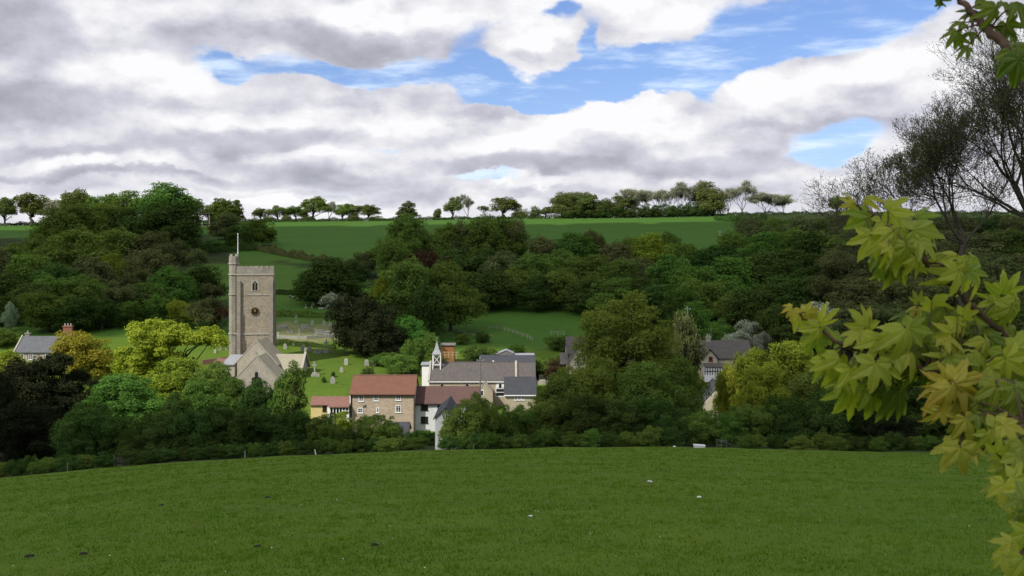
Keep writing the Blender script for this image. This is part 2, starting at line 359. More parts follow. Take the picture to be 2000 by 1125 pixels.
# ground cover: base colours of turf, meadow, churchyard lawn, scrub and woodland floor by a painted cover attribute
def ground_mat():
    m = bpy.data.materials.new('turf_and_soil'); m.use_nodes = True; N = NT(m.node_tree); b = N.n['Principled BSDF']
    b.inputs['Roughness'].default_value = 0.95; b.inputs['Specular IOR Level'].default_value = 0.05
    co = N.node('ShaderNodeNewGeometry').outputs['Position']
    def at(nm): return N.node('ShaderNodeAttribute', attribute_name=nm).outputs['Fac']
    n_big = N.mapr(N.noise(N.vm('MULTIPLY', co, (0.6, 1, 0)), 0.09, 5, 0.6), 0.32, 0.68)
    n_mid = N.mapr(N.noise(N.vm('MULTIPLY', co, (0.7, 1, 0)), 0.9, 5, 0.65), 0.34, 0.66)
    n_fin = N.mapr(N.noise(co, 9.0, 4, 0.7), 0.3, 0.7)
    past = N.mix(n_big, (0.054, 0.118, 0.008, 1), (0.094, 0.148, 0.013, 1))
    past = N.mix(N.m('MULTIPLY', n_mid, 0.55), past, (0.038, 0.084, 0.009, 1))
    past = N.mix(N.m('MULTIPLY', n_fin, 0.45), past, (0.11, 0.150, 0.022, 1))
    worn = N.mapr(N.noise(N.vm('MULTIPLY', co, (0.5, 1.2, 0)), 0.22, 6, 0.7), 0.52, 0.72)
    past = N.mix(N.m('MULTIPLY', worn, 0.28), past, (0.125, 0.125, 0.030, 1))
    hill = N.mix(n_big, (0.038, 0.102, 0.014, 1), (0.055, 0.120, 0.018, 1))
    hill = N.mix(N.m('MULTIPLY', n_mid, 0.4), hill, (0.075, 0.14, 0.03, 1))
    lawn = N.mix(n_mid, (0.052, 0.104, 0.013, 1), (0.082, 0.128, 0.018, 1))
    lawn = N.mix(N.m('MULTIPLY', n_big, 0.4), lawn, (0.11, 0.160, 0.024, 1))
    scrub = N.mix(n_mid, (0.20, 0.19, 0.07, 1), (0.09, 0.11, 0.035, 1))
    scrub = N.mix(N.m('MULTIPLY', n_fin, 0.5), scrub, (0.22, 0.20, 0.13, 1))
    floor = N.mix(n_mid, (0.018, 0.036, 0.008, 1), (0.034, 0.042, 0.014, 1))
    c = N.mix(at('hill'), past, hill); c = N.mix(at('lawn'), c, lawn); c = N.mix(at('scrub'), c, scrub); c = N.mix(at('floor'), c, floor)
    N.put(b.inputs['Base Color'], c)
    bm = N.node('ShaderNodeBump'); bm.inputs['Strength'].default_value = 0.5; bm.inputs['Distance'].default_value = 0.10
    N.put(bm.inputs['Height'], N.m('ADD', N.noise(co, 2.2, 6, 0.7), N.m('MULTIPLY', n_mid, 0.5))); N.l.new(bm.outputs[0], b.inputs['Normal'])
    return m
GM = ground_mat()
def axis(segs):
    out = []
    for a, b, st in segs: out += list(np.arange(a, b, st))
    return np.array(out+[segs[-1][1]])
GX = axis([(-5000, -1200, 400), (-1200, -400, 80), (-400, -180, 15), (-180, -60, 3), (-60, 60, 1), (60, 180, 3), (180, 400, 15), (400, 1200, 80), (1200, 5000, 400)])
GY1 = axis([(-200, 0, 20), (0, 86, 1)])
GY2 = axis([(86, 110, 1), (110, 200, 3), (200, 280, 1.5), (280, 420, 3), (420, 720, 6), (720, 1500, 40), (1500, 9000, 500)])
def sstep(x, a, b):
    t = np.clip((x-a)/(b-a), 0, 1); return t*t*(3-2*t)
def band(px, Y, a, b, c, d, ya, yb, ys=6, pxs=25):
    return sstep(px, a-pxs, a+pxs)*(1-sstep(px, b-pxs, b+pxs))*sstep(Y, ya-ys, ya+ys)*(1-sstep(Y, yb-ys, yb+ys))
def ground_sheet(name, GYy, label):
    XX, YY = np.meshgrid(GX, GYy); ZZ = groundv(XX, YY)
    nx, ny = len(GX), len(GYy)
    idx = np.arange(nx*ny).reshape(ny, nx)
    fs = np.stack([idx[:-1, :-1], idx[:-1, 1:], idx[1:, 1:], idx[1:, :-1]], -1).reshape(-1, 4)
    px = 1000+F*XX/np.clip(YY, 12, None); wob = 10*np.sin(XX*0.21)+6*np.sin(XX*0.5+YY*0.1)
    Yw = YY+wob*0.25; P = px+wob
    hill = sstep(YY, 262, 275)
    lawn = band(P, Yw, 560, 850, 0, 0, 206, 243, 3) + 0.75*band(P, Yw, 535, 760, 0, 0, 243, 262, 2) + 0.6*band(P, Yw, -100, 540, 0, 0, 222, 268, 4) \
        + 0.45*band(P, Yw, 790, 1150, 0, 0, 245, 275, 5) + 0.35*band(P, Yw, 380, 600, 0, 0, 320, 445, 6)
    scrub = band(P, Yw, 535, 660, 0, 0, 268, 292, 2, 10)*0.9 + band(P, Yw, 520, 700, 0, 0, 296, 303, 2, 10)*0.25
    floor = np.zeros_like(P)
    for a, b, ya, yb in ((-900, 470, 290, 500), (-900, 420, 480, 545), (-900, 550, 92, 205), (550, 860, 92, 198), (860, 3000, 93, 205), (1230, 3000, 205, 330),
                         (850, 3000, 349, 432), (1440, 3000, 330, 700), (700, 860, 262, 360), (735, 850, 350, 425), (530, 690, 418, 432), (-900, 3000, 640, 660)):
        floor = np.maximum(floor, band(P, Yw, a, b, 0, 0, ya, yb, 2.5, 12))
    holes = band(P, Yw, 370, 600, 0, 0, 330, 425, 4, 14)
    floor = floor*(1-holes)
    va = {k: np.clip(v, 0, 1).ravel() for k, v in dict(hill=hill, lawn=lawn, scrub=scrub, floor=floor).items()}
    me = np_mesh(name, np.stack([XX, YY, ZZ], -1).reshape(-1, 3), fs, 4, smooth=True, vattr=va)
    o = link(name, me, GM); return tag(o, label, kind='structure')
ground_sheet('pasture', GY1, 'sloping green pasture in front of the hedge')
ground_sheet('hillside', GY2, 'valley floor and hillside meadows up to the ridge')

# ================================================================ shade-casting clouds overhead (outside the view, between the sun and the valley)
def cloud_mat():
    m = bpy.data.materials.new('cloud_vapour'); m.use_nodes = True; N = NT(m.node_tree); N.n.clear()
    o = N.node('ShaderNodeOutputMaterial'); mx = N.node('ShaderNodeMixShader'); t = N.node('ShaderNodeBsdfTransparent'); d = N.node('ShaderNodeBsdfTranslucent'); f = N.node('ShaderNodeBsdfDiffuse')
    d.inputs[0].default_value = (0.95, 0.95, 0.97, 1); f.inputs[0].default_value = (0.9, 0.9, 0.92, 1)
    m2 = N.node('ShaderNodeMixShader'); m2.inputs[0].default_value = 0.4; N.l.new(d.outputs[0], m2.inputs[1]); N.l.new(f.outputs[0], m2.inputs[2])
    mx.inputs[0].default_value = 0.62; N.l.new(t.outputs[0], mx.inputs[1]); N.l.new(m2.outputs[0], mx.inputs[2]); N.l.new(mx.outputs[0], o.inputs[0])
    return m
CM = cloud_mat()
def shade_cloud(name_label, rects, holes, H, seed):
    """rects/holes: shadow areas on the ground (x0,x1,y0,y1,soft); the vapour hangs H above, shifted towards the sun"""
    k = H/math.tan(SUN_EL); ox, oy = SDX*k, SDY*k
    x0 = min(r[0] for r in rects)-40; x1 = max(r[1] for r in rects)+40; y0 = min(r[2] for r in rects)-40; y1 = max(r[3] for r in rects)+40
    st = 8; xs = np.arange(x0, x1, st); ys = np.arange(y0, y1, st); XX, YY = np.meshgrid(xs, ys)
    d = np.full(XX.shape, -1e9)
    def sd(r): return np.minimum(np.minimum(XX-r[0], r[1]-XX), np.minimum(YY-r[2], r[3]-YY))
    for r in rects: d = np.maximum(d, sd(r))
    for h in holes: d = np.minimum(d, -sd(h))
    d = d+4*np.sin(XX*0.045+seed)*np.sin(YY*0.06+seed*2)+3*np.sin(XX*0.12+seed*3)*np.sin(YY*0.14)
    keep = d > 0
    th = 22*np.sqrt(np.clip(d, 0, 90)/90)*(1+0.35*np.sin(XX*0.05+seed)*np.sin(YY*0.043)+0.2*np.sin(XX*0.13)*np.sin(YY*0.11+seed))
    n = XX.size; idx = np.arange(n).reshape(XX.shape)
    top = np.stack([XX+ox, YY+oy, H+th], -1).reshape(-1, 3); bot = np.stack([XX+ox, YY+oy, H-0.18*th], -1).reshape(-1, 3)
    q = np.stack([idx[:-1, :-1], idx[:-1, 1:], idx[1:, 1:], idx[1:, :-1]], -1).reshape(-1, 4)
    ok = keep.ravel()[q].any(1); q = q[ok]
    V = np.concatenate([top, bot]); Fc = np.concatenate([q, q[:, ::-1]+n])
    used = np.unique(Fc); remap = np.zeros(2*n, int); remap[used] = np.arange(len(used))
    me = np_mesh('shade_cloud', V[used], remap[Fc], 4, smooth=True)
    o = link('shade_cloud', me, CM); return tag(o, name_label, kind='structure')
shade_cloud('unseen cloud shaped to shade the sloping pasture', [(-270, 330, -160, 122)], [(-31, -12, 80, 95)], 460, 1.0)  # unseen, footprint shaped for the pasture's shade, gap lets sun onto the barn
shade_cloud('unseen cloud shaped to shade the wooded hillside', [(-350, 540, 262, 600), (-6, 320, 150, 280)], [], 500, 2.3)  # unseen, footprint shaped to leave the village in sun

# ================================================================ trees
def leaf_mat(name, a, b, c=None, trans=0.35, hue=0.02, val=1.28):
    """a/b clump colours, c single leaf tint; leaves pass some light"""
    m = bpy.data.materials.new(name); m.use_nodes = True; N = NT(m.node_tree); N.n.clear()
    c = c or [min(1, x*1.5) for x in b]
    o = N.node('ShaderNodeOutputMaterial'); mx = N.node('ShaderNodeMixShader'); d = N.node('ShaderNodeBsdfDiffuse'); t = N.node('ShaderNodeBsdfTranslucent')
    co = obj_co(N); oi = N.node('ShaderNodeObjectInfo')
    r = N.node('ShaderNodeAttribute', attribute_name='rnd').outputs['Fac']
    n = N.mapr(N.noise(N.vm('ADD', co, oi.outputs['Location']), 0.45, 3, 0.5), 0.35, 0.65)
    col = N.mix(n, rgb(a), rgb(b)); col = N.mix(N.m('MULTIPLY', N.m('POWER', r, 2.0), 0.6), col, rgb(c))
    hs = N.node('ShaderNodeHueSaturation'); N.l.new(col, hs.inputs['Color'])
    N.put(hs.inputs['Hue'], N.mapr(oi.outputs['Random'], 0, 1, 0.5-hue, 0.5+hue))
    rr = N.m('FRACT', N.m('MULTIPLY', oi.outputs['Random'], 7.13)); N.put(hs.inputs['Value'], N.mapr(rr, 0, 1, 0.80*val, 1.2*val))
    N.l.new(hs.outputs[0], d.inputs[0]); N.l.new(N.mix(1.0, hs.outputs[0], (1.05, 1.28, 0.6, 1), 'MULTIPLY'), t.inputs[0])
    mx.inputs[0].default_value = trans; N.l.new(d.outputs[0], mx.inputs[1]); N.l.new(t.outputs[0], mx.inputs[2]); N.l.new(mx.outputs[0], o.inputs[0])
    return m
BARK = mat('bark', stone((0.075, 0.062, 0.048), (0.045, 0.038, 0.03), (0.11, 0.10, 0.08), 1.5, 8), 0.95)
BARKG = mat('grey_bark', stone((0.13, 0.12, 0.10), (0.08, 0.075, 0.065), (0.17, 0.16, 0.14), 1.5, 8), 0.95)
LM = dict(
 dark=leaf_mat('dark_foliage', (0.026, 0.052, 0.012), (0.046, 0.080, 0.018), (0.085, 0.125, 0.035), 0.3),
 mid=leaf_mat('green_foliage', (0.048, 0.094, 0.017), (0.080, 0.138, 0.026), (0.14, 0.21, 0.05), 0.35),
 olive=leaf_mat('olive_foliage', (0.062, 0.096, 0.019), (0.098, 0.142, 0.027), (0.16, 0.215, 0.055), 0.35),
 brown=leaf_mat('budding_foliage', (0.060, 0.073, 0.027), (0.088, 0.102, 0.036), (0.145, 0.16, 0.065), 0.25),
 bright=leaf_mat('fresh_green_foliage', (0.055, 0.130, 0.024), (0.085, 0.185, 0.034), (0.14, 0.27, 0.065), 0.4, 0.02, 1.1),
 gold=leaf_mat('yellow_maple_foliage', (0.165, 0.215, 0.020), (0.24, 0.29, 0.028), (0.34, 0.38, 0.06), 0.4, 0.01, 1.0),
 amber=leaf_mat('amber_maple_foliage', (0.20, 0.18, 0.022), (0.27, 0.24, 0.03), (0.36, 0.33, 0.06), 0.4, 0.01, 1.0),
 golive=leaf_mat('gold_green_foliage', (0.105, 0.130, 0.016), (0.165, 0.190, 0.022), (0.27, 0.29, 0.045), 0.4),
 spring=leaf_mat('spring_foliage', (0.080, 0.122, 0.022), (0.125, 0.172, 0.030), (0.20, 0.25, 0.06), 0.4),
 yew=leaf_mat('yew_foliage', (0.012, 0.018, 0.008), (0.022, 0.026, 0.011), (0.035, 0.038, 0.018), 0.1, 0.02, 1.0),
 copper=leaf_mat('copper_foliage', (0.040, 0.024, 0.016), (0.058, 0.034, 0.022), (0.08, 0.05, 0.03), 0.25),
 blossom=leaf_mat('blossom_foliage', (0.08, 0.11, 0.05), (0.22, 0.24, 0.17), (0.85, 0.85, 0.80), 0.3),
 pale=leaf_mat('silver_foliage', (0.12, 0.17, 0.10), (0.20, 0.26, 0.17), (0.3, 0.36, 0.26), 0.35),
 ridge=leaf_mat('ridge_foliage', (0.060, 0.078, 0.026), (0.10, 0.125, 0.036), (0.16, 0.19, 0.06), 0.4),
 grey=leaf_mat('grey_budding_foliage', (0.17, 0.17, 0.12), (0.24, 0.24, 0.18), (0.34, 0.34, 0.27), 0.35),
 ash=leaf_mat('ash_buds', (0.070, 0.078, 0.025), (0.10, 0.11, 0.04), (0.16, 0.17, 0.08), 0.35),
)
NOMH, NOMR = 12.0, 5.0
def unit(v): return v/np.maximum(np.linalg.norm(v, axis=-1, keepdims=True), 1e-9)
def cards(rng, P, Nn, size, fold=0.0, aspect=0.62):
    n = len(P); t = unit(rng.normal(size=(n, 3))); t1 = unit(np.cross(Nn, t)); t2 = np.cross(Nn, t1)
    s = (size*rng.uniform(0.6, 1.35, n))[:, None]
    V = np.stack([P-t1*s*0.5, P-t2*s*0.5*aspect+Nn*s*fold, P+t1*s*0.5, P+t2*s*0.5*aspect+Nn*s*fold], 1).reshape(-1, 3)
    return V, np.arange(4*n).reshape(-1, 4)
def crown_mesh(seed, lobes, nblob, nleaf, leaf, br, inner=0.25, minz=-0.55, stray=0.06, zs=1.0):
    nblob = int(nblob*1.7); br = br*0.8
    rng = np.random.default_rng(seed); L = np.array(lobes, float); L[:, 2] *= zs; L[:, 5] *= zs; wgt = L[:, 6]/L[:, 6].sum()
    li = rng.choice(len(L), nblob, p=wgt); dd = unit(rng.normal(size=(nblob, 3)))
    low = dd[:, 2] < minz; dd[low, 2] *= -0.4; dd = unit(dd)
    bc = L[li, :3]+dd*L[li, 3:6]*rng.uniform(0.55, 0.98, (nblob, 1)); rb = br*rng.uniform(0.5, 1.35, nblob)
    bw = rb**2; bi = rng.choice(nblob, nleaf, p=bw/bw.sum())
    d = unit(rng.normal(size=(nleaf, 3))); d[:, 2] = np.where(d[:, 2] < -0.6, -d[:, 2]*0.7, d[:, 2]); d = unit(d)
    r = rb[bi]*rng.uniform(0.25, 1, nleaf)**0.35
    lump = 1+0.22*np.sin(d[:, 0]*5+bi)*np.sin(d[:, 1]*5+bi*2)+0.12*np.sin(d[:, 2]*9+bi)
    st = rng.random(nleaf) < stray; r = np.where(st, r*rng.uniform(1, 1.45, nleaf), r*lump)
    P = bc[bi]+d*r[:, None]*np.array([1.0, 1.0, 0.92])
    nin = int(nleaf*inner); li2 = rng.choice(len(L), nin, p=wgt); d2 = unit(rng.normal(size=(nin, 3)))
    P2 = L[li2, :3]+d2*L[li2, 3:6]*(rng.uniform(0.2, 0.8, (nin, 1)))
    Nn = np.concatenate([unit(0.75*d+0.35*unit(bc[bi]-L[li[bi], :3]*0.9+1e-6)+0.62*rng.normal(size=(nleaf, 3))+np.array([0, 0, 0.25])), unit(rng.normal(size=(nin, 3)))])
    P = np.concatenate([P, P2])
    V, Fc = cards(rng, P, Nn, leaf)
    me = np_mesh('crown', V, Fc, 4, attr=rng.random(len(P)))
    return me, bc, rb
def tubes(paths, sides=5):
    """paths: list of (points array (k,3), radii (k))"""
    Vs, Fs, o = [], [], 0
    ang = 2*PI*np.arange(sides)/sides
    for P, R in paths:
        P = np.asarray(P, float); k = len(P); T_ = np.gradient(P, axis=0); T_ = unit(T_)
        ref = np.where(np.abs(T_[:, 2:3]) > 0.9, np.array([[1., 0, 0]]), np.array([[0., 0, 1]])); A = unit(np.cross(T_, ref)); B = np.cross(T_, A)
        ring = P[:, None]+(np.cos(ang)[None, :, None]*A[:, None]+np.sin(ang)[None, :, None]*B[:, None])*np.asarray(R)[:, None, None]
        Vs.append(ring.reshape(-1, 3))
        i = np.arange(k-1)[:, None]*sides; j = np.arange(sides)[None, :]; j2 = (j+1) % sides
        Fs.append(np.stack([i+j, i+j2, i+sides+j2, i+sides+j], -1).reshape(-1, 4)+o); o += k*sides
    return np.concatenate(Vs), np.concatenate(Fs)
def curve_pts(a, b, n, sag, rng, wob=0.1):
    a, b = np.asarray(a, float), np.asarray(b, float); t = np.linspace(0, 1, n)[:, None]
    L = np.linalg.norm(b-a); p = a+(b-a)*t; p[:, 2] += (sag*L*(t*(1-t)))[:, 0]
    w = rng.normal(size=(n, 3))*wob*L/n; w[0] = 0; w[-1] = 0; return p+w
def trunk_mesh(seed, H, bc, r0, fork, lean=0.0, nl=16):
    rng = np.random.default_rng(seed+77)
    top = np.array([lean, 0, H*0.78]); tp = curve_pts((0, 0, -1.2), top, 8, 0, rng, 0.25); tr = np.linspace(r0*1.25, r0*0.25, 8)
    paths = [(tp, tr)]
    for i in rng.permutation(len(bc))[:nl]:
        t = rng.uniform(fork, 0.85); k = t*7; i0 = int(k); s = tp[i0]*(1-(k-i0))+tp[min(7, i0+1)]*(k-i0); rr = r0*(1-t)*0.7+0.03
        pts = curve_pts(s, bc[i], 6, 0.18, rng, 0.35); paths.append((pts, np.linspace(rr, 0.03, 6)))
    V, Fc = tubes(paths, 6); return np_mesh('trunk', V, Fc, 4, smooth=True)
def grow(seed, H, r0, spread=0.5, depth=8, lean=(0, 0, 1), fork=0.25, l0=None, ratio=0.80, up=0.12, first=None, kids=(2, 3), side=0):
    rng = random.Random(seed); paths = []; tips = []
    def rec(p, d, L, r, dep):
        n = 4; pts = [p]; q = p
        for i in range(n-1):
            d = (d+Vector((rng.gauss(0, .12), rng.gauss(0, .12), rng.gauss(0, .09)+up*0.5))).normalized(); q = q+d*L/(n-1); pts.append(q)
        r2 = r*0.72; paths.append((np.array([tuple(x) for x in pts]), np.linspace(r, r2, n), dep))
        if side and dep >= 4:
            for i in range(1, n):
                for _ in range(side if dep < 8 else 1):
                    x = Vector((rng.gauss(0, 1), rng.gauss(0, 1), rng.gauss(.3, 1))).normalized(); nd = (d*.5+x).normalized()
                    rec(pts[i], nd, min(L*.6, 1.2), .022, 2)
        if dep == 0: tips.append((tuple(q), tuple(d))); return
        if dep <= 3: tips.append((tuple(q), tuple(d)))
        k = rng.choice(kids)
        base = rng.uniform(0, 2*PI)
        for i in range(k):
            a = base+2*PI*i/k+rng.gauss(0, .4); e = spread*rng.uniform(0.6, 1.35)*(0.5 if i == 0 else 1)
            x = d.cross(Vector((0.3, 0.2, 1)).normalized()); x = x.normalized() if x.length > 1e-3 else Vector((1, 0, 0)); y = d.cross(x)
            nd = (d*math.cos(e)+(x*math.cos(a)+y*math.sin(a))*math.sin(e)); nd.z += up; nd.normalize()
            rec(q, nd, L*ratio*rng.uniform(0.8, 1.12), r2*(0.85 if i == 0 else 0.68), dep-1)
    if first is None: rec(Vector((0, 0, -1)), Vector(lean).normalized(), l0 or H*fork, r0, depth)
    else:
        for (p, d, L, r, dp) in first: rec(Vector(p), Vector(d).normalized(), L, r, dp)
    return paths, tips
def bare_meshes(seed, H, Rr, r0, depth, spread, leafn, leaf, minr=0.014, **kw):
    paths, tips = grow(seed, H, r0, spread, depth, **kw)
    tp = np.array([t[0] for t in tips]); zmax = np.percentile(tp[:, 2], 99); xm = max(np.percentile(np.abs(tp[:, 0]), 97), np.percentile(np.abs(tp[:, 1]), 97))
    s = np.array([Rr/xm, Rr/xm, H/zmax])
    big = [(p*s, np.maximum(r, minr)) for p, r, d in paths if d > 2]; sm = [(p*s, np.maximum(r, minr)) for p, r, d in paths if d <= 2]
    V1, F1 = tubes(big, 6); V2, F2 = tubes(sm, 3)
    V = np.concatenate([V1, V2]); Fc = np.concatenate([F1, F2+len(V1)])
    tm = np_mesh('trunk', V, Fc, 4, smooth=True)
    rng = np.random.default_rng(seed); tp = tp*s; i = rng.integers(0, len(tp), leafn)
    P = tp[i]+rng.normal(size=(leafn, 3))*leaf*1.1
    V, Fc = cards(rng, P, unit(rng.normal(size=(leafn, 3))+np.array([0, 0, .4])), leaf)
    return tm, np_mesh('crown', V, Fc, 4, attr=rng.random(leafn))
# --- families of nominal size 12 m high, 10 m wide
FAM = {}
def family(key, variants):
    FAM[key] = variants
def round_variants(n, s0, nleaf=15000, leaf=0.34, br=1.45):
    out = []
    for k in range(n):
        rng = random.Random(s0+k)
        lobes = [(rng.uniform(-.5, .5), rng.uniform(-.5, .5), 5.6, 3.9, 3.9, 4.6, 3), (rng.uniform(-1.4, 1.4), rng.uniform(-1.4, 1.4), 3.4, 3.7, 3.7, 3.3, 2.6), (rng.uniform(-1.5, 1.5), rng.uniform(-1.5, 1.5), 7.2, 2.5, 2.5, 3.3, 1.6)]
        cm, bc, rb = crown_mesh(s0+k, lobes, 60, nleaf, leaf, br, 0.25, -0.85, zs=0.76)
        out.append((trunk_mesh(s0+k, 8.4, bc, 0.32, 0.2), cm))
    return out
family('round', round_variants(4, 10))
family('soft', round_variants(3, 40, 17000, 0.27, 1.15))
family('near', round_variants(3, 60, 42000, 0.2, 1.1))
def open_variants(n, s0):
    out = []
    for k in range(n):
        rng = random.Random(s0+k); sx = rng.uniform(-1.2, 1.2)
        lobes = [(sx, 0, 8.0, 3.2, 3.2, 3.6, 3), (sx-2.0, rng.uniform(-1, 1), 6.0, 2.4, 2.4, 2.8, 1.5), (sx+2.2, rng.uniform(-1, 1), 5.6, 2.3, 2.4, 2.6, 1.5)]
        cm, bc, rb = crown_mesh(s0+k, lobes, 44, 9500, 0.33, 1.15, 0.08, -0.6, zs=0.72)
        out.append((trunk_mesh(s0+k, 7.6, bc, 0.34, 0.38, sx*0.6, 22), cm))
    return out
family('open', open_variants(4, 80))
def bush_variants(n, s0, nleaf=12000, leaf=0.26, br=1.15):
    out = []
    for k in range(n):
        rng = random.Random(s0+k)
        lobes = [(0, 0, 4.8, 4.2, 4.2, 6.0, 3), (rng.uniform(-1.8, 1.8), rng.uniform(-1.5, 1.5), 3.5, 3.6, 3.2, 4.5, 2), (rng.uniform(-2, 2), rng.uniform(-1.5, 1.5), 2.2, 4.0, 3.6, 3.0, 2)]
        cm, bc, rb = crown_mesh(s0+k, lobes, 50, nleaf, leaf, br, 0.3, zs=0.66)
        out.append((trunk_mesh(s0+k, 6, bc, 0.2, 0.05, 0, 10), cm))
    return out
family('bush', bush_variants(3, 110))
family('nearbush', bush_variants(3, 120, 42000, 0.17, 1.0))
family('bare', [bare_meshes(140+k, 9.5, 5, 0.27, 7, 0.48, 7500, 0.24, 0.04, fork=0.2) for k in range(3)])
family('scrub', [bare_meshes(150+k, 9, 5.2, 0.2, 7, 0.55, 14000, 0.27, 0.03, fork=0.12) for k in range(3)])
def cone_variants(n, s0):
    out = []
    for k in range(n):
        lobes = [(0, 0, 3.0, 3.6, 3.6, 2.6, 3), (0, 0, 6, 2.6, 2.6, 2.6, 2), (0.1, 0, 9, 1.5, 1.5, 2.4, 1.2)]
        cm, bc, rb = crown_mesh(s0+k, lobes, 44, 15000, 0.28, 1.0)
        out.append((trunk_mesh(s0+k, 11, bc, 0.25, 0.1), cm))
    return out
family('cone', cone_variants(2, 170))
# layered dark conifer
def cedar_variant(s0):
    rng = random.Random(s0); lobes = []
    for k in range(13): lobes.append((rng.uniform(-3, 3)*(1-k/16), rng.uniform(-2.2, 2.2), 1.8+k*0.74, 2.6-0.09*k, 2.4-0.09*k, 0.55, 1))
    cm, bc, rb = crown_mesh(s0, lobes, 90, 42000, 0.2, 0.75, 0.15); return [(trunk_mesh(s0, 11.5, bc, 0.35, 0.1), cm)]
family('cedar', cedar_variant(190))
# the yellow maple: a tall dome with a long bough arching out to the right
cm, bc, rb = crown_mesh(200, [(-1.2, 0, 7.6, 3.3, 3.6, 3.2, 3), (-2.6, 0, 4.8, 2.6, 3, 3.0, 2), (1.6, -.2, 9.0, 2.8, 2.4, 1.4, 1.6), (4.4, -.3, 8.6, 2.3, 1.8, 0.95, 1.2), (0.8, 0, 5.0, 2.4, 2.8, 2.4, 1.1)], 80, 42000, 0.23, 0.9, 0.2)
family('archmaple', [(trunk_mesh(200, 10.5, bc, 0.36, 0.22, 0.2, 40), cm)])
ROOTS = {}
STAT = {}
def crown_stat(fam, vi):
    if (fam, vi) not in STAT:
        me = FAM[fam][vi][1]; a = np.empty(len(me.vertices)*3, np.float32); me.vertices.foreach_get('co', a); a = a.reshape(-1, 3)
        STAT[(fam, vi)] = (0.5*(np.percentile(np.abs(a[:, 0]), 98.5)+np.percentile(np.abs(a[:, 1]), 98.5)), np.percentile(a[:, 2], 99.3))
    return STAT[(fam, vi)]
TRNG = random.Random(5)
def tree(px, top, wpx, Y, fam, leaf, label, name='tree', cat='tree', group=None, wscale=1.0, rz=None, bark=BARK):
    """px,top,wpx: where the crown stands and how wide and high it reads; Y metres away"""
    X = X_(px, Y); g = ground(X, Y); H = max(1.2, Z_(top, Y)-g); W = wpx/F*Y
    if fam in ('soft', 'round', 'scrub') and Y < 600:      # a wood tree is about as high as wide: step down the slope until it is
        while H < 0.8*W and Y > 215:
            Y -= 3; X = X_(px, Y); g = ground(X, Y); H = Z_(top, Y)-g; W = wpx/F*Y
    vs = FAM[fam]; vi = TRNG.randrange(len(vs)); key = (fam, vi, leaf)
    if rz is None: rz = TRNG.uniform(0, 6.28)
    hw, zm_ = crown_stat(fam, vi); sc = (W/2/hw, W/2/hw, H/zm_)
    if key not in ROOTS:
        tm, cm = vs[vi]
        r = empty(name, (X, Y, g), rz); r.scale = sc
        t = link('trunk', tm.copy(), bark, r); c = link('crown', cm.copy(), LM[leaf], r)
        ROOTS[key] = r
    else:
        r = dup(ROOTS[key], (X, Y, g), rz, sc); r.name = name
        for k in ('label', 'category', 'group'):
            if k in r: del r[k]
    tag(r, label, cat, group); return r

def ordinal(i): return ['first', 'second', 'third', 'fourth', 'fifth', 'sixth', 'seventh', 'eighth', 'ninth', 'tenth', 'eleventh', 'twelfth', 'thirteenth', 'fourteenth', 'fifteenth', 'sixteenth'][i]
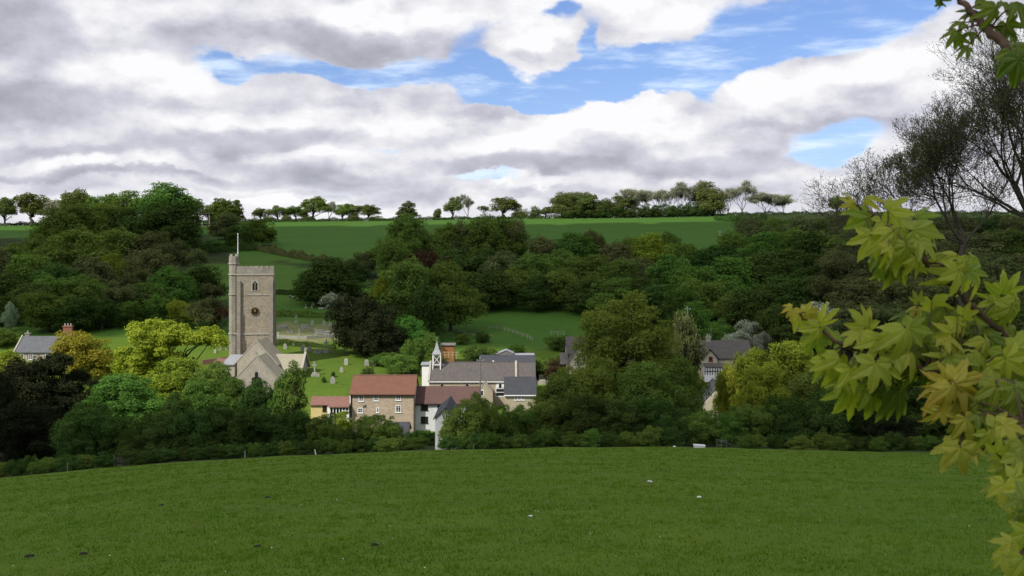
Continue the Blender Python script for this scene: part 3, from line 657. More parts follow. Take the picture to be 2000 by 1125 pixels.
# --- the ridge line
G = 'trees standing along the ridge'
ridge = [
 (8, 386, 46, 628, 'open', 'ridge', 'open crowned dark tree at the left end of the ridge'),
 (62, 379, 74, 626, 'open', 'ridge', 'broad dark ridge tree with gaps in its crown, second from the left end'),
 (112, 392, 60, 630, 'open', 'grey', 'pale thin ridge tree behind the broad dark one'),
 (148, 371, 58, 600, 'open', 'ridge', 'flat topped sparse tree rising above the wood near the left end of the ridge'),
 (196, 386, 60, 600, 'round', 'mid', 'small green tree between the flat topped tree and the long crowned tree'),
 (245, 374, 92, 600, 'open', 'mid', 'long crowned dark tree left of the tallest dome on the ridge'),
 (320, 360, 92, 596, 'round', 'mid', 'tallest domed tree on the ridge, left of the open barn'),
 (372, 383, 56, 606, 'open', 'olive', 'lighter green tree standing over the open barn'),
 (430, 389, 62, 610, 'round', 'olive', 'sunlit round tree just right of the open barn'),
 (463, 391, 26, 612, 'cone', 'ridge', 'narrow pointed tree right of the barn trees'),
 (509, 407, 26, 640, 'open', 'ridge', 'first small tree of the spaced ridge row right of the barn'),
 (542, 402, 38, 640, 'open', 'ridge', 'second tree of the spaced ridge row, twiggy and grey green'),
 (578, 403, 34, 640, 'open', 'olive', 'pale green tree left of the tall sunlit ridge tree'),
 (594, 410, 26, 641, 'open', 'ridge', 'low ridge tree tucked beside the tall sunlit one'),
 (613, 385, 50, 640, 'open', 'olive', 'tall sunlit tree with raised crown in the spaced ridge row'),
 (641, 394, 34, 642, 'bare', 'grey', 'thin grey tree right of the tall sunlit ridge tree'),
 (668, 399, 40, 640, 'open', 'olive', 'flat crowned sunlit ridge tree, left of two that touch'),
 (690, 400, 34, 640, 'open', 'olive', 'flat crowned sunlit ridge tree, right of two that touch'),
 (720, 400, 42, 640, 'open', 'ridge', 'dark round headed tree at the right end of the spaced ridge row'),
 (797, 394, 40, 640, 'cone', 'ridge', 'lone pointed tree on the ridge above the olive wood'),
 (855, 408, 14, 640, 'round', 'ridge', 'tiny lone tree on the bare skyline'),
 (882, 385, 36, 640, 'open', 'ridge', 'dark tree with clear stem left of the ivy clad grey tree'),
 (915, 380, 40, 640, 'bare', 'grey', 'grey ivy clad tree in the middle of the skyline'),
 (946, 402, 26, 640, 'bare', 'ridge', 'small thin tree right of the ivy clad grey tree'),
 (983, 386, 54, 640, 'open', 'ridge', 'umbrella shaped tree with spreading stems on the skyline'),
 (1018, 407, 32, 640, 'bush', 'ridge', 'low dark bush right of the umbrella tree on the skyline'),
 (1046, 403, 22, 640, 'bush', 'ridge', 'low clipped looking bush on the skyline, left of a leaning tree'),
 (1064, 404, 26, 640, 'open', 'ridge', 'small leaning tree alone on the skyline gap'),
 (1100, 378, 46, 638, 'round', 'ridge', 'dark round tree at the left end of the long tree belt'),
 (1120, 375, 50, 642, 'bare', 'grey', 'grey headed tree behind the first dark tree of the belt'),
 (1142, 378, 46, 638, 'open', 'ridge', 'second dark tree of the long belt, leaning right'),
 (1165, 390, 44, 638, 'round', 'ridge', 'low dark tree of the belt beside the dip'),
 (1190, 392, 34, 638, 'round', 'ridge', 'lowest dark tree at the dip of the belt'),
 (1215, 382, 40, 638, 'open', 'ridge', 'dark tree just right of the dip in the belt'),
 (1236, 369, 52, 640, 'bare', 'grey', 'first tall grey tree of the belt, right of the dip'),
 (1266, 373, 46, 640, 'bare', 'grey', 'second tall grey tree of the belt'),
 (1292, 371, 46, 640, 'bare', 'grey', 'third tall grey tree of the belt'),
 (1316, 365, 50, 640, 'bare', 'grey', 'fourth tall grey tree of the belt'),
 (1340, 355, 54, 640, 'bare', 'grey', 'fifth and tallest grey tree of the belt'),
 (1362, 353, 52, 641, 'bare', 'grey', 'sixth grey tree of the belt, as tall as its neighbour'),
 (1378, 357, 50, 640, 'open', 'ridge', 'greenish tall tree near the right end of the belt'),
 (1392, 370, 44, 636, 'round', 'ridge', 'dark ivy clad tree closing the right end of the belt'),
 (1422, 368, 46, 640, 'bare', 'grey', 'left of the two bare trees standing apart from the belt'),
 (1450, 354, 58, 640, 'bare', 'grey', 'right and taller of the two bare trees standing apart from the belt'),
 (1498, 378, 70, 640, 'scrub', 'grey', 'wide low silvery tree on the skyline, left half of a pair'),
 (1535, 380, 66, 640, 'scrub', 'grey', 'wide low silvery tree on the skyline, right half of a pair'),
 (1634, 384, 34, 640, 'open', 'ridge', 'small dark skyline tree beside the tip of the near maple bough'),
]
for px, top, wd, Y, fam, lf, lb in ridge: tree(px, top, wd*(1.28 if px > 1090 and px < 1400 else 1.08), Y, fam, lf, lb, group=G, bark=BARKG if lf == 'grey' else BARK)
und = [(1110, 402), (1135, 405), (1160, 400), (1185, 402), (1210, 401), (1235, 402), (1258, 399), (1280, 401), (1302, 397), (1324, 400), (1346, 396), (1368, 394), (1390, 392)]
for i, (px, top) in enumerate(und): tree(px, top, 34, 634, 'bush', 'dark', 'dark underwood bush at the foot of the ridge tree belt', 'shrub', 'shrub', 'underwood bushes along the ridge belt')
for i, (px, top) in enumerate([(435, 418), (525, 421), (560, 419), (600, 420), (690, 416), (735, 421)]):
    tree(px, top, 24, 637, 'bush', 'ridge', 'small scrubby bush at the foot of the spaced ridge trees', 'shrub', 'shrub', 'scrubby bushes under the spaced ridge trees')

# --- left hillside wood
LW = 'trees of the hillside wood left of the tower'
def wood(rows, grp, **kw):
    for r in rows: tree(*r, group=grp, **kw)
wood([
 (30, 478, 90, 470, 'soft', 'olive', 'olive tree at the left edge below the ridge meadow'),
 (85, 462, 90, 480, 'soft', 'olive', 'olive tree below the ridge meadow at the wood corner'),
 (125, 415, 100, 520, 'round', 'mid', 'mid green tree at the upper left corner of the wood'),
 (150, 396, 130, 500, 'soft', 'olive', 'big olive crown topping the left part of the hillside wood'),
 (205, 398, 110, 505, 'soft', 'olive', 'olive crown beside the biggest one at the top of the wood'),
 (255, 410, 100, 500, 'round', 'dark', 'dark crown in the top row of the wood below the long ridge tree'),
 (320, 398, 130, 480, 'round', 'dark', 'large dark crown at the top of the wood below the domed ridge tree'),
 (345, 432, 90, 455, 'round', 'dark', 'dark crown hanging over the meadow corner near the barn'),
 (280, 455, 110, 440, 'soft', 'brown', 'brownish crown under the large dark one'),
 (215, 450, 120, 440, 'soft', 'olive', 'olive crown in the heart of the left wood'),
 (140, 450, 120, 440, 'soft', 'olive', 'broad olive crown left of the heart of the wood'),
 (60, 500, 110, 420, 'round', 'mid', 'mid green crown at the left, below the olive edge trees'),
 (10, 492, 80, 430, 'soft', 'brown', 'brownish crown cut by the left edge of the view'),
 (335, 472, 90, 420, 'scrub', 'brown', 'bare twiggy tree at the meadow edge left of the tower top'),
 (375, 488, 70, 412, 'scrub', 'brown', 'thin pale stemmed tree by the meadow above the tower path'),
 (290, 490, 100, 400, 'soft', 'brown', 'brown budding crown above the light green round tree'),
 (110, 520, 100, 385, 'round', 'dark', 'dark crown in the middle of the left wood'),
 (175, 505, 110, 395, 'soft', 'brown', 'brown green crown in the middle of the left wood'),
 (20, 535, 90, 370, 'round', 'dark', 'dark crown at the left edge, middle height of the wood'),
 (222, 498, 62, 360, 'round', 'golive', 'light green round tree in the middle of the left wood'),
 (275, 530, 70, 350, 'scrub', 'brown', 'grey twiggy gap tree right of the light green round tree'),
 (60, 555, 90, 345, 'round', 'dark', 'dark lower crown left of the silvery young tree bank'),
 (120, 540, 90, 345, 'round', 'mid', 'leafy lower crown above the cottage chimneys'),
 (170, 540, 90, 340, 'soft', 'olive', 'olive lower crown straight above the brick chimney'),
 (335, 525, 100, 325, 'soft', 'mid', 'sunlit green domed tree in the wood left of the tower'),
 (385, 520, 90, 335, 'round', 'dark', 'dark tree at the edge of the wood nearest the tower'),
 (415, 555, 60, 330, 'scrub', 'brown', 'dark twiggy tree behind the left tower buttress'),
 (230, 560, 90, 315, 'scrub', 'brown', 'tangled bare tree low in the wood above the shelter'),
 (285, 555, 90, 315, 'round', 'mid', 'green tree low in the wood left of the sunlit dome'),
 (90, 575, 90, 300, 'round', 'mid', 'green tree at the foot of the wood beside the silvery young tree'),
 (145, 585, 80, 296, 'round', 'dark', 'dark tree at the foot of the wood left of the arched shelter'),
 (-10, 580, 70, 300, 'round', 'dark', 'dark tree at the foot of the wood on the left edge'),
 (200, 585, 70, 292, 'soft', 'dark', 'dark tree at the foot of the wood right of the arched shelter'),
 (250, 590, 60, 290, 'round', 'mid', 'green bushy tree at the foot of the wood behind the yellow maple'),
 (310, 580, 60, 290, 'round', 'mid', 'leaf green tree rising behind the yellow maple'),
 (352, 588, 56, 285, 'soft', 'golive', 'light olive bushy tree just above the arching yellow bough'),
 (405, 582, 80, 280, 'scrub', 'brown', 'brown twiggy tree left of the tower'),
 (440, 600, 50, 275, 'scrub', 'copper', 'purple brown twiggy bush against the tower buttress'),
], LW)
tree(22, 592, 28, 278, 'soft', 'pale', 'silvery young tree at the foot of the left wood', 'young_tree', 'tree')
wood([(440, 418, 62, 540, 'soft', 'brown', 'brownish tree in the meadow hedge right of the barn'),
 (505, 428, 64, 515, 'soft', 'mid', 'round green tree in the meadow hedge above the tower'),
 (465, 440, 56, 525, 'round', 'dark', 'dark tree between the two hedge trees above the flagpole'),
 (415, 470, 50, 480, 'bush', 'dark', 'dark hedge bush above the meadow left of the flagpole'),
 (455, 470, 50, 478, 'bush', 'dark', 'dark hedge bush behind the flagpole'),
 ], 'trees in the meadow hedge above the tower')
# --- centre
wood([(640, 507, 112, 335, 'round', 'dark', 'big dark dome shaped tree above the upper gravestones'),
 (610, 530, 70, 338, 'round', 'dark', 'dark side crown at the left of the big dome tree'),
 (678, 535, 56, 338, 'round', 'dark', 'dark side crown at the right of the big dome tree'),
 (712, 492, 60, 400, 'soft', 'brown', 'brownish tree behind the big dark dome'),
 (690, 512, 60, 380, 'round', 'dark', 'dark tree between the big dome and the olive pair'),
 (786, 424, 102, 400, 'soft', 'olive', 'tall olive tree reaching up to the skyline meadow'),
 (838, 455, 90, 410, 'soft', 'olive', 'olive tree right of the tall one below the ridge'),
 (770, 470, 80, 385, 'soft', 'olive', 'lower olive crown in front of the tall one'),
 (830, 492, 100, 350, 'soft', 'copper', 'copper leaved tree above the olive pair'),
 (785, 512, 125, 290, 'soft', 'olive', 'left and larger of the olive pair behind the yew'),
 (882, 514, 100, 295, 'soft', 'olive', 'right of the olive pair, with a slim trunk showing'),
 (742, 540, 42, 285, 'soft', 'gold', 'pale yellow tree peeping out left of the olive pair'),
 (835, 560, 80, 280, 'round', 'dark', 'dark tree filling between the olive pair'),
 (800, 618, 72, 258, 'soft', 'bright', 'fresh green shrub tree right of the yew'),
 (835, 650, 50, 250, 'bush', 'mid', 'green bush on the bank above the white shed'),
 (800, 665, 50, 246, 'bush', 'mid', 'rounded bush at the right foot of the yew'),
 ], 'trees of the churchyard slope')
tree(716, 578, 142, 256, 'nearbush', 'yew', 'huge nearly black yew in the churchyard', 'yew_tree', 'tree')
tree(654, 574, 62, 322, 'scrub', 'blossom', 'greyish flowering hawthorn among the upper gravestones', 'hawthorn', 'tree')
# --- the wood right of centre: three belts
RW = 'trees of the hillside wood right of the olive pair'
belts = {
 'upper': [(870,440,80,425,'soft','olive'), (905,436,70,428,'soft','brown'), (945,426,90,420,'soft','olive'), (985,428,90,425,'soft','mid'), (1025,430,90,425,'scrub','brown'), (1065,465,84,425,'soft','brown'),
           (1118,457,90,422,'round','mid'), (1150,452,60,426,'scrub','brown'), (1195,476,90,425,'soft','brown'), (1238,464,60,425,'soft','olive'), (1276,458,84,420,'round','golive'), (1310,456,56,426,'soft','olive'),
           (1345,478,80,422,'round','mid'), (1395,482,90,420,'round','dark'), (1440,455,90,428,'soft','mid'), (1475,440,80,430,'soft','brown')],
 'middle': [(885,490,90,385,'round','dark'), (930,488,100,383,'round','dark'), (985,495,100,385,'soft','brown'), (1040,500,100,383,'soft','olive'), (1100,490,90,385,'soft','olive'), (1150,500,100,383,'soft','olive'), (1200,510,100,385,'soft','olive'),
            (1255,505,90,383,'soft','brown'), (1305,500,100,385,'round','mid'), (1360,520,100,383,'round','mid'), (1415,505,110,385,'round','mid'), (1465,500,90,383,'round','dark')],
 'lower': [(915,535,90,357,'round','dark'), (965,530,90,358,'round','dark'), (1010,525,80,356,'soft','olive'), (1050,540,80,358,'soft','dark'), (1095,530,90,354,'soft','olive'), (1145,545,80,357,'soft','dark'), (1190,545,90,356,'soft','olive'), (1240,545,80,352,'round','dark')],
}
LOOK = dict(olive='olive green tree', brown='brownish budding tree', dark='dark green tree', mid='leaf green tree', golive='yellow green tree', copper='reddish tree', blossom='white flowering tree', bright='fresh green tree', gold='yellow tree', amber='amber tree')
for bn, rows in belts.items():
    for i, r in enumerate(rows):
        tree(*r, f'{LOOK[r[5]]}, {ordinal(i)} from the left in the {bn} belt of the central hillside wood', group=RW)
wood([(1330, 562, 70, 300, 'soft', 'mid', 'green domed tree behind the half timbered house'),
 (1285, 560, 90, 330, 'round', 'dark', 'dark tree behind the green dome and the big olive tree'),
 (1375, 545, 100, 330, 'round', 'mid', 'leafy tree on the slope above the half timbered house'),
 (1360, 592, 70, 280, 'round', 'mid', 'deep green bushy tree beside the utility pole above the house'),
 (1420, 540, 90, 335, 'round', 'mid', 'mid green tree high on the slope right of the pole'),
 (1420, 580, 70, 300, 'soft', 'olive', 'pale olive tree with whitish edge right of the deep green one'),
 (1470, 560, 100, 320, 'round', 'dark', 'dark tree in the hollow right of the half timbered house'),
 (1520, 545, 100, 340, 'round', 'dark', 'dark tree behind the tip of the near yellow bough'),
 (1470, 628, 56, 262, 'scrub', 'blossom', 'white flowering hawthorn on the slope above the half timbered house'),
 (1440, 648, 60, 256, 'scrub', 'blossom', 'white blossom shrub behind the ridge of the half timbered house'),
 (1490, 650, 40, 254, 'scrub', 'blossom', 'white blossom shrub at the right gable of the half timbered house'),
 (1352, 668, 24, 250, 'scrub', 'blossom', 'white blossom shrub at the left end of the half timbered house'),
 (1500, 600, 80, 290, 'scrub', 'brown', 'grey twiggy thicket tree right of the white hawthorn'),
 (1400, 625, 70, 272, 'bush', 'mid', 'low green thicket above the half timbered house'),
 (1322, 648, 50, 262, 'bush', 'dark', 'dark thicket left of the half timbered house'),
 ], 'trees above the half timbered house')
# --- right hillside: brown budding wood up to the skyline
bel = [('top', [(1475,424,80,560,'soft','brown'), (1515,428,80,560,'soft','olive'), (1560,426,90,560,'soft','brown'), (1605,428,80,560,'soft','mid'), (1655,424,90,555,'soft','brown'), (1710,424,90,560,'soft','brown'), (1765,424,90,560,'soft','brown'), (1820,424,90,560,'soft','brown'), (1880,424,90,560,'soft','brown'), (1940,422,90,560,'soft','dark'), (1990,424,90,560,'soft','brown')]),
       ('second', [(1490,455,100,470,'soft','mid'), (1540,450,100,470,'soft','mid'), (1590,455,100,465,'round','dark'), (1640,450,100,470,'round','mid'), (1695,450,100,470,'soft','brown'), (1750,455,100,465,'scrub','brown'), (1805,450,100,470,'soft','brown'), (1860,452,100,470,'soft','brown'), (1915,455,100,465,'soft','brown'), (1965,452,100,470,'soft','dark'), (2015,455,90,470,'soft','brown')]),
       ('third', [(1500,495,100,400,'round','dark'), (1545,490,100,400,'round','dark'), (1595,498,100,395,'round','dark'), (1650,490,110,400,'scrub','brown'), (1710,495,110,395,'soft','brown'), (1770,500,110,400,'scrub','brown'), (1830,498,110,395,'soft','brown'), (1890,495,110,400,'scrub','brown'), (1950,498,110,400,'soft','brown'), (2005,495,100,400,'soft','brown')]),
       ('fourth', [(1560,545,110,330,'round','dark'), (1620,540,110,325,'scrub','brown'), (1680,545,110,320,'soft','brown'), (1745,545,120,320,'scrub','brown'), (1810,550,120,315,'soft','brown'), (1880,545,120,320,'soft','dark'), (1945,548,120,315,'scrub','brown'), (2005,545,110,320,'soft','brown')]),
       ('fifth', [(1530,600,110,262,'soft','dark'), (1595,595,110,258,'soft','blossom'), (1655,600,120,255,'soft','brown'), (1725,600,130,250,'scrub','brown'), (1800,605,130,245,'soft','dark'), (1870,600,130,248,'scrub','brown'), (1945,602,130,245,'soft','brown'), (2010,600,120,245,'soft','dark')])]
for bn, rows in bel:
    for i, r in enumerate(rows):
        tree(*r, f'{LOOK[r[5]]}, {ordinal(i)} from the left in the {bn} belt down of the right hillside', group='trees of the right hillside wood')
# --- valley floor trees
wood([(168, 650, 116, 232, 'soft', 'amber', 'small amber yellow maple right of the slate roofed cottage'),
 (22, 690, 100, 225, 'soft', 'golive', 'yellow green tree below the slate roofed cottage'),
 (345, 700, 130, 196, 'near', 'golive', 'green gold tree under the yellow maple'),
 (252, 736, 150, 160, 'near', 'bright', 'vivid fresh green tree below the yellow maple'),
 (418, 712, 110, 178, 'near', 'olive', 'olive tree in front of the left end of the church'),
 (505, 746, 86, 172, 'near', 'dark', 'dark tree in front of the church gable'),
 (572, 712, 74, 150, 'cone', 'mid', 'pointed green tree right of the church gable'),
 (545, 740, 40, 165, 'near', 'mid', 'green tree between the church gable and the pointed tree'),
 (390, 745, 90, 165, 'near', 'mid', 'green tree left of the dark one before the church'),
 (455, 740, 80, 175, 'near', 'olive', 'olive bushy tree left of the church gable'),
 (345, 772, 80, 150, 'near', 'dark', 'dark bushy tree right of the vivid green one'),
 ], 'trees around the church')
tree(318, 628, 172, 205, 'archmaple', 'gold', 'bright yellow maple with a bough arching right towards the tower', 'maple_tree', 'tree', rz=0.0)
wood([(60, 706, 150, 150, 'near', 'yew', 'black green tree behind the cedar on the left'),
 (-5, 725, 100, 130, 'near', 'yew', 'nearly black tree cut by the left edge'),
 (196, 742, 80, 172, 'near', 'yew', 'dark drooping tree between the cedar and the vivid green tree'),
 (60, 790, 150, 118, 'nearbush', 'yew', 'black bushy tree low on the left below the cedar'),
 ], 'dark trees at the left')
tree(122, 694, 150, 138, 'cedar', 'yew', 'dark layered cedar in front of the slate roofed cottage', 'cedar_tree', 'tree')

# ================================================================ buildings
def win(parent, px, row, wpx, hpx, Yf, cols=2, rows_=3, fm='white', arch=False, name='window', label=None, fr=0.10):
    """a framed window standing 3 cm proud of the wall face at Yf"""
    x = X_(px, Yf); w_ = wpx/F*Yf/2; zt = Z_(row-hpx/2, Yf); zb = Z_(row+hpx/2, Yf); y = Yf-0.03
    f = MB()
    f.box(x-w_, x+w_, y-0.04, y, zb, zb+fr); f.box(x-w_, x+w_, y-0.04, y, zt-fr, zt)
    f.box(x-w_, x-w_+fr, y-0.04, y, zb+fr, zt-fr); f.box(x+w_-fr, x+w_, y-0.04, y, zb+fr, zt-fr)
    for i in range(1, cols): u = x-w_+2*w_*i/cols; f.box(u-0.035, u+0.035, y-0.035, y, zb+fr, zt-fr)
    for j in range(1, rows_): v = zb+(zt-zb)*j/rows_; f.box(x-w_+fr, x+w_-fr, y-0.030, y-0.002, v-0.02, v+0.02)
    f.box(x-w_-0.08, x+w_+0.08, y-0.10, y, zb-0.09, zb-0.002)
    o = f.build(name, M[fm], parent); tag(o, label)
    g = MB().box(x-w_+fr*0.5, x+w_-fr*0.5, y-0.012, y+0.01, zb+fr*0.5, zt-fr*0.5).build('pane', M['glass'], o)
    return o
def gable_roof_x(x0, x1, y0, y1, ze, zr, over=0.35, th=0.16, yr=None):
    """ridge along x; slabs with thickness"""
    yr = (y0+y1)/2 if yr is None else yr
    s1 = (zr-ze)/(yr-y0); s2 = (zr-ze)/(y1-yr)
    return MB().prism([(y0-over, ze-over*s1), (yr, zr), (y1+over, ze-over*s2), (y1+over, ze-over*s2+th), (yr, zr+th*1.15), (y0-over, ze-over*s1+th)], x0-over*0.6, x1+over*0.6, 'x')
def gable_roof_y(x0, x1, y0, y1, ze, zr, over=0.3, th=0.16, fo=0.3, xr=None):
    xr = (x0+x1)/2 if xr is None else xr
    s = (zr-ze)/(xr-x0); s2 = (zr-ze)/(x1-xr)
    return MB().prism([(x0-over, ze-over*s), (xr, zr), (x1+over, ze-over*s2), (x1+over, ze-over*s2+th), (xr, zr+th*1.15), (x0-over, ze-over*s+th)], y0-fo, y1)

# ---------------------------------------------------------------- parish church
YT = 238.0
cx = X_(497, YT); tw0, tw1 = X_(463, YT), X_(533, YT); td = tw1-tw0
gz = ground(cx, YT+4)-1.5
ch = empty('church', (cx, YT, gz+1.5)); tag(ch, 'stone parish church with battlemented clock tower and flagpole', 'church')
ztop = Z_(536, YT); zpar = Z_(520, YT)
MB().box(tw0, tw1, YT, YT+td, gz, ztop).build('tower_wall', M['tower'], ch)
b = MB()   # string courses run round the tower
for r in (536, 652):
    z = Z_(r, YT); b.box(tw0-0.14, tw1+0.14, YT-0.14, YT+td+0.14, z-0.17, z+0.13)
b.build('string_course', M['coping'], ch)
z = Z_(576, YT); MB().box(X_(478, YT), X_(526, YT), YT-0.10, YT-0.003, z-0.1, z+0.1).build('string_course', M['coping'], ch)
b = MB(); e = 0.32   # parapet and merlons
zp0 = ztop+0.135; zp1 = Z_(526, YT)
for (a0, a1, b0, b1) in ((tw0-.06, tw1+.06, YT-.06, YT-.06+e), (tw0-.06, tw1+.06, YT+td-e, YT+td+.06), (tw0-.06, tw0-.06+e, YT+e, YT+td-e), (tw1-e, tw1+.06, YT+e, YT+td-e)):
    b.box(a0, a1, b0, b1, zp0, zp1)
n = 7
for side in range(4):
    for i in range(n):
        c = (i+0.5)/n; w2 = td/n*0.31
        if side < 2:
            y0 = YT-.065 if side == 0 else YT+td-e-.003; x = tw0+td*c; b.box(x-w2, x+w2, y0, y0+e+.01, zp1, zpar)
        else:
            if i in (0, n-1): continue
            x0 = tw0-.065 if side == 2 else tw1-e; y = YT+td*c; b.box(x0, x0+e+.01, y-w2, y+w2, zp1, zpar)
b.build('parapet', M['ashlar'], ch)
def buttress(xc, yc, dx, dy, w_):   # stepped buttress projecting dx,dy from the corner
    b = MB(); zz = [gz, Z_(652, YT)-0.2, Z_(607, YT), Z_(548, YT)]; k = [1.0, 0.75, 0.5]
    for i in range(3):
        x1_, y1_ = xc+dx*k[i], yc+dy*k[i]
        if dx: xa, xb = sorted((xc, x1_)); ya, yb = yc-w_/2, yc+w_/2
        else: ya, yb = sorted((yc, y1_)); xa, xb = xc-w_/2, xc+w_/2
        b.box(xa, xb, ya, yb, zz[i], zz[i+1]-0.01)
    return b.build('buttress', M['ashlar'], ch)
for sx, xc in ((-1, tw0), (1, tw1)):
    buttress(xc-sx*0.45, YT, 0, -0.95, 0.8); 
buttress(tw1, YT+0.5, 0.5, 0, 0.7); buttress(tw1, YT+td-0.5, 0.5, 0, 0.7)
# stair turret on the left flank, rising above the parapet
tx, ty, tr = X_(456.5, YT), YT+2.3, 0.98
t = MB().cyl((tx, ty, gz), tr*1.1, Z_(500, YT+2)-gz, 8).build('stair_turret', M['ashlar'], ch)
b = MB()
for r in (536, 575, 652, 515): MB().cyl((tx, ty, Z_(r, YT)-0.12), tr*1.28, 0.24, 8).build('string_course', M['coping'], t)
for i in range(4):
    a = PI/4+PI/2*i; MB().box(tx+math.cos(a)*tr*.8-.25, tx+math.cos(a)*tr*.8+.25, ty+math.sin(a)*tr*.8-.25, ty+math.sin(a)*tr*.8+.25, Z_(502, YT), Z_(496, YT)).build('pinnacle', M['coping'], t)
# belfry window: hood, two lights, tracery
wx, wz0, wz1 = X_(498, YT), Z_(567, YT), Z_(549, YT); hw = 0.62
def lancet(x, w2, z0, z1, y0, y1, seg=8):
    pts = [(x-w2, z0), (x+w2, z0), (x+w2, z1-w2*1.3)]
    for i in range(1, seg): t = i/seg; pts.append((x+w2*math.cos(t*PI/2)**0.8, z1-w2*1.3+w2*1.3*math.sin(t*PI/2)))
    pts.append((x, z1))
    for i in range(seg-1, 0, -1): t = i/seg; pts.append((x-w2*math.cos(t*PI/2)**0.8, z1-w2*1.3+w2*1.3*math.sin(t*PI/2)))
    pts.append((x-w2, z1-w2*1.3))
    return MB().prism(pts, y0, y1)
o = lancet(wx, hw+0.22, wz0-0.2, wz1+0.25, YT-0.08, YT-0.005).build('window', M['coping'], ch)
b = lancet(wx-0.30, 0.24, wz0, wz1-0.35, YT-0.10, YT-0.085); b2 = lancet(wx+0.30, 0.24, wz0, wz1-0.35, YT-0.10, YT-0.085); b.add(b2.v, b2.f)
b3 = lancet(wx, 0.16, wz1-0.42, wz1+0.05, YT-0.10, YT-0.085); b.add(b3.v, b3.f)
b.build('louvre', M['black'], o)
# clock
cxk, czk, R_ = X_(498, YT), Z_(608, YT), 0.92
def disc(x, y0, y1, z, r, n=28): return MB().prism([(x+r*math.cos(2*PI*i/n), z+r*math.sin(2*PI*i/n)) for i in range(n)], y0, y1)
ck = disc(cxk, YT-0.14, YT-0.01, czk, R_).build('clock', M['black'], ch)
b = MB()
for i in range(12):
    a = 2*PI*i/12; b.bar((cxk+math.sin(a)*R_*.70, YT-.17, czk+math.cos(a)*R_*.70), (cxk+math.sin(a)*R_*.92, YT-.17, czk+math.cos(a)*R_*.92), 0.028 if i % 3 else 0.045)
for rr in (0.97,):
    for i in range(24):
        a, a2 = 2*PI*i/24, 2*PI*(i+1)/24; b.bar((cxk+math.sin(a)*R_*rr, YT-.16, czk+math.cos(a)*R_*rr), (cxk+math.sin(a2)*R_*rr, YT-.16, czk+math.cos(a2)*R_*rr), 0.018)
b.build('dial_marks', M['gold'], ck)
for a, l, r_ in ((math.radians(-22), .82, .05), (math.radians(28), .55, .075)):
    MB().bar((cxk-math.sin(a)*.12, YT-.2, czk-math.cos(a)*.12), (cxk+math.sin(a)*R_*l, YT-.2, czk+math.cos(a)*R_*l), r_, 4, 0.02).build('clock_hand', M['gold'], ck)
# flagpole
fx = X_(470.5, YT+3); b = MB().bar((fx, YT+3.2, ztop), (fx, YT+3.2, Z_(457, YT+3)), 0.13, 8, 0.07); b.cyl((fx, YT+3.2, Z_(457, YT+3)), 0.13, 0.16, 8)
b.build('flagpole', M['white'], ch)
for c_ in ch.children: c_.rotation_euler = (0, 0, math.radians(10.5))   # the tower is turned a little towards the valley
# big gable (transept) then the smaller gable before it, then the long low roof to the right
def gabled_block(parent, xl, xr, xa, ra, rl, rr, Yf, Yb, wallm, roofm, base, name='gable_wall', parapet=True):
    """front gable at Yf: left eave row rl, right eave row rr, apex px xa row ra"""
    L, R, A = X_(xl, Yf), X_(xr, Yf), X_(xa, Yf); zl, zr_, za = Z_(rl, Yf), Z_(rr, Yf), Z_(ra, Yf)
    MB().prism([(L, base), (R, base), (R, zr_), (A, za), (L, zl)], Yf, Yb).build(name, M[wallm], parent)
    th = 0.14
    MB().prism([(L-.25, zl-.25*(za-zl)/(A-L)+.012), (A, za+.012), (R+.25, zr_-.25*(za-zr_)/(R-A)+.012), (R+.25, zr_-.25*(za-zr_)/(R-A)+th), (A, za+th*1.2), (L-.25, zl-.25*(za-zl)/(A-L)+th)], Yf+.36, Yb+.2).build('roof', M[roofm], parent)
    if parapet:
        h = 0.34; k = [0.12, 0.12]
        MB().prism([(L-.3, zl-.3*(za-zl)/(A-L)+.1), (A, za+.1), (R+.3, zr_-.3*(za-zr_)/(R-A)+.1), (R+.3, zr_-.3*(za-zr_)/(R-A)+h), (A, za+h*1.3), (L-.3, zl-.3*(za-zl)/(A-L)+h)], Yf-.05, Yf+.35).build('coping', M['coping'], parent)
gabled_block(ch, 463, 541, 501, 668, 708, 712, 228, YT-0.02, 'rubble', 'churchroof', gz)
gabled_block(ch, 463, 543, 501, 698, 738, 742, 219.5, 227.97, 'rubble', 'churchroof', gz-4)
MB().box(X_(500, 228)-.12, X_(500, 228)+.12, 227.98, 228.2, Z_(668, 228)+.3, Z_(662, 228)).build('finial', M['coping'], ch)
b = MB(); xf = X_(501, 219.5); zf = Z_(698, 219.5)+.35; b.box(xf-.09, xf+.09, 219.5, 219.7, zf, zf+.75); b.box(xf-.3, xf+.3, 219.5, 219.7, zf+.38, zf+.56); b.build('finial', M['coping'], ch)
for dx, top, w2 in ((-6.5, 737, .32), (0, 726, .36), (6.5, 737, .32)):
    x = X_(501+dx, 219.5); o = lancet(x, w2+.13, Z_(754, 219.5), Z_(top-1.5, 219.5), 219.44, 219.495).build('window', M['coping'], ch)
    lancet(x, w2-.03, Z_(752, 219.5), Z_(top, 219.5), 219.415, 219.43).build('pane', M['glass'], o)
